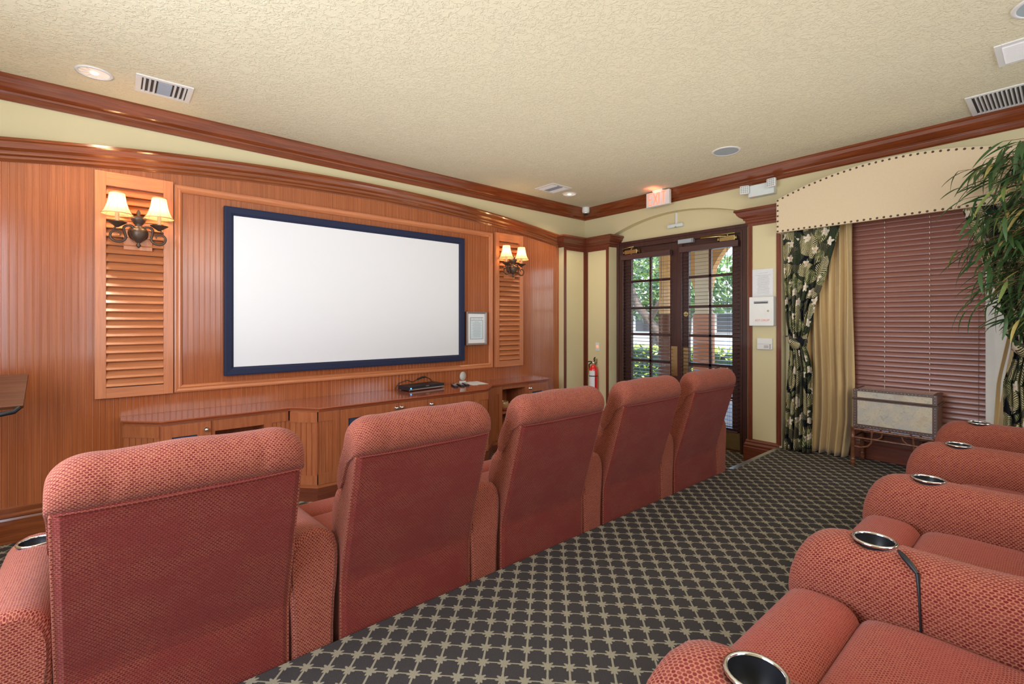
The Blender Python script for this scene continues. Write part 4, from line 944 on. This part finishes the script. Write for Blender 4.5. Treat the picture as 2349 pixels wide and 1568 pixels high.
# exit sign
r = thing('exit_sign', 'white exit sign with glowing red letters hanging over the doors', 'exit sign', (5.10, 3.275, 3.0))
ex = 5.125
MB().box(ex, ex + .045, 3.115, 3.437, 2.905, 3.083).build('housing', 'white_plastic', r, bevel=.004)
MB().box(ex - .02, ex + .065, 3.20, 3.34, 3.083, 3.10).build('canopy', 'white_plastic', r, bevel=.003)
# letters as strokes (y decreasing = reading direction)
def letter(strokes, y0, w_, mb):
    for (a, b, c, d) in strokes:   # line segments in unit box
        p = Vector((ex - .003, y0 - a * w_, 2.925 + b * .138)); q = Vector((ex - .003, y0 - c * w_, 2.925 + d * .138)); dd = (q - p); L = dd.length; dd.normalize()
        mb.obox((p + q) / 2, dd, (1, 0, 0), dd.cross(Vector((1, 0, 0))), L / 2 + .003, .002, .0068)
E_ = [(0, 0, 0, 1), (0, 1, 1, 1), (0, .5, .8, .5), (0, 0, 1, 0)]; X_ = [(0, 0, 1, 1), (0, 1, 1, 0)]; I_ = [(.5, 0, .5, 1)]; T_ = [(0, 1, 1, 1), (.5, 0, .5, 1)]
for st_, y0, w_ in ((E_, 3.395, .045), (X_, 3.328, .055), (I_, 3.262, .02), (T_, 3.218, .055)):
    mb = MB(); letter(st_, y0, w_, mb); mb.build('letter', 'exit_glow', r)
l = light('exit_light', 'AREA', (ex - .02, 3.275, 3.0), .35, (1, .15, .08), size=.25, size_y=.12, rot=(0, PI / 2, 0)); l.parent = r; l.location = (-.02, 0, .07); l.rotation_euler = (PI, 0, 0)
# emergency light
r = thing('emergency_light', 'two-headed white emergency light above the pilaster right of the doors', 'emergency light', (5.25, 2.08, 2.86))
MB().box(5.20, XB, 1.965, 2.225, 2.805, 2.93).build('housing', 'cool_white', r, bevel=.008)
for y, z, ty in ((2.245, 2.885, .35), (1.975, 2.905, -.1)):
    hd = MB().obox((5.165, y, z), (1, ty, 0), (-ty, 1, 0), (0, 0, 1), .018, .045, .045).build('lamp_head', 'white_plastic', r, bevel=.010)
    gb = MB()
    for a in range(4):
        for b in range(4): gb.obox(Vector((5.165, y, z)) + Vector((-1, -ty, 0)).normalized() * .0185 + Vector((ty, -1, 0)).normalized() * (a - 1.5) * .019 + Vector((0, 0, (b - 1.5) * .019)), (1, ty, 0), (-ty, 1, .5), (0, -.5, 1), .002, .006, .006)
    gb.build('led_lens', 'ink_gray', hd, kind='stuff')
MB().ball((5.20, 2.17, 2.812), .004, 8).build('indicator', 'red_led', r)
# key drop box, paper sleeve, thermostat
bx = XB - D
r = thing('key_drop_box', 'pale grey metal key drop box with slot on the pilaster', 'key box', (bx, 2.08, 1.43))
MB().box(bx - .07, bx, 1.935, 2.175, 1.435, 1.735).build('box', 'white_plastic', r, bevel=.006); MB().box(bx - .074, bx - .068, 1.985, 2.125, 1.665, 1.69).build('slot', 'vent_gray', r); MB().box(bx - .0745, bx - .072, 1.99, 2.12, 1.667, 1.676).build('slot_opening', 'black', r)
MB().lathe([(.012, 0), (.010, .005)], (bx - .07, 1.985, 1.588), (-1, 0, 0), 14).build('lock', 'chrome', r)
text('lettering', 'KEY DROP', .031, (bx - .0712, 2.045, 1.492), (PI / 2, 0, -PI / 2), 'pink_letter', r, shear=.3, sx=.95)
r = thing('notice_sheet', 'printed sheet in a glossy plastic sleeve above the key drop box', 'notice', (bx - .003, 2.08, 1.73))
MB().box(bx - .003, bx - .001, 1.965, 2.170, 1.738, 2.025).build('sheet', 'paper', r); MB().box(bx - .0055, bx - .0042, 1.945, 2.175, 1.736, 2.03).build('sleeve', 'clear_vinyl', r)
b_ = MB()
for i in range(20):
    z = 1.985 - i * .011; w_ = .045 if i == 0 else (.075 if i == 2 else random.uniform(.05, .07))
    if i == 1: continue
    b_.box(bx - .0038, bx - .0032, 2.06 - w_, 2.06 + w_, z - .0014, z + .0014)
b_.build('printed_lines', 'ink_gray', r, kind='stuff')
r = thing('thermostat', 'white thermostat below the key drop box', 'thermostat', (bx, 2.06, 1.19))
MB().box(bx - .022, bx, 1.965, 2.115, 1.190, 1.305).build('body', 'white_plastic', r, bevel=.004); MB().box(bx - .0235, bx - .0215, 1.97, 2.112, 1.245, 1.247).build('groove', 'vent_gray', r)
MB().box(bx - .024, bx - .0215, 2.0, 2.045, 1.205, 1.235).build('window', 'silver_trim', r)
for q in range(4): MB().box(bx - .024, bx - .0215, 1.98, 1.99, 1.20 + q * .012, 1.206 + q * .012).build('button', 'ink', r)
# exit button and extinguisher on the corner pilaster (B side)
r = thing('exit_button', 'steel plate with a lit red push button beside the doors', 'button', (bx, 4.26, 1.07))
MB().box(bx - .006, bx, 4.225, 4.295, 1.07, 1.185).build('plate', 'cool_white', r, bevel=.002); MB().lathe([(.020, 0), (.018, .008), (.001, .012)], (bx - .006, 4.26, 1.128), (-1, 0, 0), 18).build('button', 'button_glow', r)
r = thing('fire_extinguisher', 'red fire extinguisher with white label hanging on the corner pilaster', 'fire extinguisher', (bx - .07, 4.27, .50))
ecx, ecy = bx - .075, 4.275
MB().lathe([(.001, .0), (.056, .002), (.060, .012), (.060, .30), (.054, .335), (.032, .360), (.018, .368), (.018, .385)], (ecx, ecy, .505), (0, 0, 1), 26).build('cylinder', 'red_paint', r)
MB().lathe([(.0612, .215), (.0612, .228)], (ecx, ecy, .505), (0, 0, 1), 26, False).build('strap', 'black', r)
lb = MB(); sc_ = []
for q in range(9):
    a = math.radians(150 + q * 11); sc_.append((math.cos(a) * .0606, math.sin(a) * .0606))
lb.add([(ecx + x, ecy + y, z) for z in (.56, .80) for x, y in sc_], [(i, i + 1, 9 + i + 1, 9 + i) for i in range(8)]); lb.build('label_sheet', 'paper', r)
MB().lathe([(.016, 0), (.020, .01), (.020, .035), (.012, .04)], (ecx, ecy, .885), (0, 0, 1), 14).build('valve', 'nickel', r)
MB().tube([(ecx + .01, ecy - .01, .93), (ecx - .02, ecy - .03, .965), (ecx - .03, ecy - .055, .985)], .009, 8).build('handle', 'black', r); MB().tube([(ecx, ecy, .915), (ecx - .03, ecy + .04, .925), (ecx - .04, ecy + .06, .92)], .008, 8).build('handle', 'black', r)
MB().tube([(ecx, ecy + .03, .905), (ecx - .01, ecy + .068, .88), (ecx, ecy + .072, .78), (ecx, ecy + .068, .73)], .009, 8).build('nozzle', 'black', r); MB().box(ecx - .012, ecx + .006, ecy + .078, ecy + .082, .76, .87).build('tag', 'yellow_tag', r)
MB().box(bx - .018, bx, ecy - .018, ecy + .018, .87, .96).build('bracket', 'nickel', r)
# ------------------------------------------------------------------ trunk on rattan stand
tr_ = thing('map_trunk', 'antique map-covered trunk with leather corners and nail studs on a rattan stand', 'trunk', (5.19, .96, .545))
x0, x1, y0, y1 = 5.04, 5.325, .682, 1.243
MB().box(x0 + .004, x1 - .004, y0 + .004, y1 - .004, .545, .790).build('body', 'trunk_leather', tr_, bevel=.003); MB().box(x0 + .004, x1 - .004, y0 + .004, y1 - .004, .806, .878).build('lid', 'trunk_leather', tr_, bevel=.003)
MB().box(x0 - .008, x1 + .006, y0 - .008, y1 + .008, .788, .797).box(x0 - .008, x1 + .006, y0 - .008, y1 + .008, .799, .808).build('rim_moulding', 'trunk_trim', tr_, bevel=.003)
MB().box(x0 + .001, x0 + .0045, y0 + .03, y1 - .03, .575, .785).build('map_panel', 'parchment', tr_); MB().box(x0 + .001, x0 + .0045, y0 + .03, y1 - .03, .812, .865).build('map_panel', 'parchment', tr_)
MB().box(x0 + .03, x1 - .03, y0 + .03, y1 - .03, .878, .8845).build('lid_panel', 'lid_glaze', tr_)
for za, zb in ((.545, .788), (.808, .879)):
    for ya, yb in ((y0, y0 + .026), (y1 - .026, y1)): MB().box(x0 - .002, x0 + .006, ya, yb, za, zb).build('corner_strap', 'trunk_trim', tr_)
MB().box(x0 - .0028, x0 + .006, y0 - .001, y1 + .001, .544, .571).build('edge_strap', 'trunk_trim', tr_); MB().box(x0 - .0028, x0 + .022, y0 - .001, y1 + .001, .866, .884).build('edge_strap', 'trunk_trim', tr_)
for ya, yb in ((y0, y0 + .022), (y1 - .022, y1)): MB().box(x0 + .022, x1, ya, yb, .874, .8832).build('edge_strap', 'trunk_trim', tr_)
nb = MB(); y = y0 + .013
while y < y1: nb.ball((x0 - .0035, y, .558), .0034, 6); nb.ball((x0 - .0035, y, .875), .0042, 6); y += .0235
z = .565
while z < .88:
    if not .78 < z < .815: nb.ball((x0 - .003, y0 + .013, z), .0034, 6); nb.ball((x0 - .003, y1 - .013, z), .0034, 6)
    z += .0235
nb.build('nail_studs', 'nickel', tr_, kind='stuff')
sn = thing('rattan_stand', 'bamboo and rattan stand holding the trunk in front of the window', 'stand', (5.19, .96, ZP))
sx0, sx1, sy0, sy1 = 5.035, 5.335, .69, 1.245
for sx in (sx0, sx1):
    for sy in (sy0, sy1):
        MB().lathe([(.010, 0), (.017, .02), (.020, .04), (.016, .055), (.024, .062), (.014, .068), (.0165, .08), (.016, .25), (.020, .255), (.020, .262), (.016, .267), (.016, .335), (.021, .34), (.021, .346)], (sx, sy, ZP), (0, 0, 1), 12).build('leg', 'rattan', sn)
zz0, zz1 = .528, .455
for sx in (sx0, sx1):
    MB().tube([(sx, sy0, zz0), (sx, sy1, zz0)], .013, 8).build('top_rail', 'rattan', sn); MB().tube([(sx, sy0, zz1), (sx, sy1, zz1)], .009, 8).build('lower_rail', 'rattan', sn)
    for sy, dr in ((sy0, 1), (sy1, -1)):
        MB().tube([(sx, sy, .375), (sx, sy + dr * .06, .372), (sx, sy + dr * .11, .39), (sx, sy + dr * .135, .425), (sx, sy + dr * .14, .525)], .0085, 8).build('curved_brace', 'rattan', sn)
        MB().tube([(sx, sy + dr * .14, .455), (sx, sy + dr * .18, .462), (sx, sy + dr * .205, .485), (sx, sy + dr * .215, .525)], .0075, 8).build('curved_brace', 'rattan', sn)
        MB().tube([(sx, sy + dr * .14, .515), (sx, sy + dr * .14, .535)], .017, 8).build('binding', 'rattan', sn)
for sy in (sy0, sy1): MB().tube([(sx0, sy, zz0), (sx1, sy, zz0)], .013, 8).build('top_rail', 'rattan', sn); MB().tube([(sx0, sy, zz1), (sx1, sy, zz1)], .009, 8).build('lower_rail', 'rattan', sn)
# ------------------------------------------------------------------ lectern at the left edge
r = thing('lectern', 'dark wood lectern top with black rounded edge at the left edge', 'lectern', (-.80, 4.05, 0))
up = Vector((0, .80, .60)); nrm = Vector((0, -.60, .80))
MB().obox((-.78, 4.06, 1.065), (1, 0, 0), up, nrm, .385, .14, .012).build('top_board', 'wood_podium', r, bevel=.004)
MB().tube([(-1.19, 3.92, .965), (-1.16, 3.905, .955), (-.48, 3.905, .955), (-.43, 3.915, .962), (-.413, 3.94, .98)], .014, 8).build('edge_bumper', 'black', r)
MB().obox((-.80, 3.975, 1.022), (1, 0, 0), up, nrm, .27, .006, .012).build('book_stop', 'gray_metal', r)
MB().box(-.84, -.76, 4.05, 4.11, .04, 1.05).build('post', 'black', r, bevel=.006); MB().box(-1.05, -.55, 3.90, 4.25, 0, .04).build('base', 'black', r, bevel=.01)
# ------------------------------------------------------------------ artificial bamboo
tree = thing('bamboo_plant', 'leafy artificial bamboo plant at the right edge in front of the valance', 'plant', (4.86, -.05, ZP))
tx, ty = 4.86, -.05
MB().lathe([(.13, 0), (.16, .05), (.19, .30), (.20, .33), (.18, .33), (.17, .29)], (tx, ty, ZP), (0, 0, 1), 28).build('pot', 'pot_glaze', tree); MB().lathe([(.172, .285), (.001, .29)], (tx, ty, ZP), (0, 0, 1), 20).build('soil', 'soil', tree)
stems = []
for i in range(5):
    a = 2 * PI * i / 5; bx_, by_ = tx + .06 * math.cos(a), ty + .06 * math.sin(a); ex_, ey_ = tx + .20 * math.cos(a + .3), ty + .20 * math.sin(a + .3)
    MB().tube([(bx_, by_, ZP + .28), (bx_ + (ex_ - bx_) * .35, by_ + (ey_ - by_) * .35, 1.3), (ex_, ey_, 2.55)], [.016, .013, .008], 8).build('cane', 'rattan', tree); stems.append((ex_, ey_))
lm = []
for mt in ('leaf_green', 'leaf_light', 'leaf_yellow', 'leaf_dark'):
    for L in (.165, .215):
        mb = MB(); vs = []; fs = []; n = 7; w0 = .0118
        for i in range(n + 1):
            t = i / n; w_ = w0 * math.sin(PI * (t * .92 + .04)) ** .7 * (1 - .45 * t) * 1.25; x = L * t; z = -.30 * L * t * t
            vs += [(x, -w_, z + w_ * .35), (x, 0, z), (x, w_, z + w_ * .35)]
        for i in range(n): a = 3 * i; fs += [(a, a + 3, a + 4, a + 1), (a + 1, a + 4, a + 5, a + 2)]
        mb.add(vs, fs, None, True); lm.append(mb.mesh('leaf', mt))
rl = random.Random(11); cnt = 0; extra = MB()
twigs = MB()
for q in range(270):
    sx_, sy_ = stems[q % 5]; th = rl.uniform(0, 2 * PI)
    if q % 2 == 0: th = rl.uniform(PI * .60, PI * 1.15)        # the side facing the room
    zb = rl.uniform(1.45, 2.62); R_ = rl.uniform(.28, .52) * (1.0 if 1.6 < zb < 2.5 else .72); 
    p0 = Vector((tx + (sx_ - tx) * (zb - .4) / 2.1, ty + (sy_ - ty) * (zb - .4) / 2.1, zb))
    p2 = p0 + Vector((math.cos(th) * R_, math.sin(th) * R_, rl.uniform(-.14, .12)))
    p2.x = min(p2.x, 4.95)
    p1 = (p0 + p2) / 2 + Vector((0, 0, .07)); twigs.tube([p0, p1, p2], .0022, 4)
    for w_ in range(6):
        t = .30 + .70 * w_ / 5; base = p0 * (1 - t) ** 2 + p1 * 2 * t * (1 - t) + p2 * t * t
        yaw = th + rl.uniform(-.9, .9); pitch = rl.uniform(.0, 1.15); roll = rl.uniform(-.6, .6)
        if base.x + .22 * math.cos(yaw) > 5.02: yaw = PI + rl.uniform(-.5, .5)
        base.x = min(base.x, 4.95)
        mat_i = rl.choice([0, 0, 0, 1, 1, 3, 3, 3, 6, 7, 2, 2, 4, 5] if zb < 2.3 else [0, 1, 2, 3, 4, 5, 4, 5, 2])
        me = lm[[0, 2, 4, 6, 1, 3, 5, 7][mat_i]] if mat_i < 8 else lm[0]
        mtx = Matrix.Translation(base) @ Matrix.Rotation(yaw, 4, 'Z') @ Matrix.Rotation(pitch, 4, 'Y') @ Matrix.Rotation(roll, 4, 'X')
        facing = (math.cos(th) < .2)
        if cnt < 300 and facing:
            o = bpy.data.objects.new('leaf', me); COL.objects.link(o); o.parent = tree; o.matrix_parent_inverse = Matrix.Translation(-Vector(tree.location)); o.matrix_world = mtx
            o.matrix_parent_inverse.identity(); o.location = base - tree.location; o.rotation_euler = mtx.to_euler(); cnt += 1
        else:
            extra.add([mtx @ v.co for v in me.vertices], [list(p.vertices) for p in me.polygons], None, True)
extra.build('far_leaves', 'leaf_green', tree, kind='stuff'); twigs.build('twigs', 'rattan', tree, kind='stuff')
# ------------------------------------------------------------------ outdoors
struct(MB().box(5.6, 60, -20, 60, -.12, -.02), 'ground_outside', 'stone_path')
struct(MB().box(5.6, 8.7, -3, 12, 3.25, 3.4), 'ceiling_porch', 'stucco_tan')
pa = MB(); AX0, AX1 = 8.2, 8.36
cols = [(-1.2, -.6, 0), (1.9, 2.4, 0), (4.20, 4.46, 0), (7.3, 7.8, 0), (10.6, 11.1, 0)]
def archwall(mb, y0, y1):
    N = 20; c = (y0 + y1) / 2; hw = (y1 - y0) / 2
    for i in range(N):
        a, b = y0 + (y1 - y0) * i / N, y0 + (y1 - y0) * (i + 1) / N
        za, zb = (2.02 + 1.0 * math.sqrt(max(0, 1 - ((t - c) / hw) ** 2)) for t in (a, b))
        mb.add([(AX0, a, za), (AX0, b, zb), (AX0, b, 3.3), (AX0, a, 3.3), (AX1, a, za), (AX1, b, zb), (AX1, b, 3.3), (AX1, a, 3.3)], [(0, 1, 2, 3), (0, 1, 5, 4), (4, 5, 6, 7)])
pc = thing('porch_arcade', 'tan stucco arcade of the porch outside the french doors', 'arcade', (8.45, 4.5, 0))
for (a0, a1, _), (b0, b1, _) in zip(cols[:-1], cols[1:]): archwall(pa, a1, b0)
pa.build('arches', 'stucco_tan', pc)
for a, b, _ in cols:
    MB().box(AX0, AX1, a, b, 1.62, 3.3).build('column_cap', 'stucco_cream', pc); MB().box(AX0 - .03, AX1 + .03, a - .03, b + .03, 0, 1.62).build('column', 'stucco_terra', pc, bevel=.02)
MB().box(7.4, 7.6, 4.50, 4.71, 0, 1.62).build('column', 'stucco_brown', pc, bevel=.01); MB().box(7.4, 7.6, 4.52, 4.70, 1.62, 3.25).build('column_cap', 'stucco_tan', pc)
def leafcloud(name, lab, cat, mat, c, R, n, size, seed, trunk=None):
    r = thing(name, lab, cat, (c[0], c[1], 0)); rr_ = random.Random(seed); mb = MB()
    for i in range(n):
        while True:
            p = Vector((rr_.uniform(-1, 1), rr_.uniform(-1, 1), rr_.uniform(-1, 1)))
            if cat == 'hedge' or p.length <= 1: break
        q = Vector(c) + Vector((p.x * R[0], p.y * R[1], p.z * R[2])); a = Vector((rr_.gauss(0, 1), rr_.gauss(0, 1), rr_.gauss(0, 1))).normalized(); b = a.orthogonal().normalized()
        s_ = size * rr_.uniform(.6, 1.3); mb.add([q - a * s_, q + b * s_ * .5, q + a * s_, q - b * s_ * .5], [(0, 1, 2, 3)])
    mb.build('foliage', mat, r, kind='stuff')
    if trunk: 
        for pth, rad in trunk: MB().tube(pth, rad, 10).build('trunk', 'bark', r)
    return r
hg = leafcloud('hedge', 'sunlit clipped green hedge beyond the porch', 'hedge', 'hedge_leaf', (10.2, 5.2, .42), (.45, 6.5, .48), 11000, .06, 3)
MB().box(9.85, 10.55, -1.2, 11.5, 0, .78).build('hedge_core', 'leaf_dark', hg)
leafcloud('garden_tree', 'leaning tree with forked trunk beyond the left door leaf', 'tree', 'tree_leaf', (12.2, 8.9, 3.4), (1.8, 1.9, 1.5), 1500, .13, 5,
          trunk=[([(11.6, 7.0, 0), (11.5, 7.35, 1.2), (11.4, 7.9, 1.9), (11.7, 8.6, 2.9), (11.9, 9.0, 3.8)], [.13, .12, .11, .09, .05]), ([(11.45, 7.6, 1.5), (11.3, 7.0, 2.2), (11.5, 6.7, 3.2)], [.09, .07, .04])])
leafcloud('garden_tree', 'straight grey-barked tree seen through the right door leaf', 'tree', 'tree_leaf', (14.2, 4.6, 3.1), (1.5, 1.6, 1.4), 2300, .11, 8,
          trunk=[([(12.0, 5.05, 0), (12.05, 5.07, 1.6), (12.5, 5.0, 3.8)], [.19, .17, .13]), ([(12.2, 5.05, 2.4), (13.3, 4.9, 3.2), (14.4, 4.6, 3.5)], [.06, .05, .03])])
leafcloud('garden_tree', 'distant green tree behind the pool', 'tree', 'tree_leaf', (21, 13.5, 3.2), (2.5, 5.5, 1.7), 3000, .22, 9, trunk=[([(21, 13.5, 0), (21, 13.5, 3)], [.2, .15])])
r = thing('swimming_pool', 'turquoise pool with blue tile line beyond the hedge', 'pool', (16, 10, 0)); MB().box(13.2, 19, 3, 18, -.015, .03).build('water', 'pool_water', r)
MB().box(12.9, 13.2, 2.7, 18.3, -.02, .12).box(19, 19.3, 2.7, 18.3, -.02, .25).build('coping', 'pale_building', r); MB().box(18.98, 18.995, 3, 18, .03, .2).build('tile_band', 'navy_felt', r)
r = thing('pool_building', 'low white building on the far side of the pool', 'building', (26, 14, 0)); MB().box(25, 30, 4, 26, 0, 2.4).build('wall', 'pale_building', r); MB().box(24.7, 30.3, 3.7, 26.3, 2.4, 2.6).build('roof', 'white_roof', r)
for i in range(7): MB().box(24.95, 25, 6 + i * 2.6, 7.1 + i * 2.6, .9, 1.9).build('window', 'vent_dark', r)
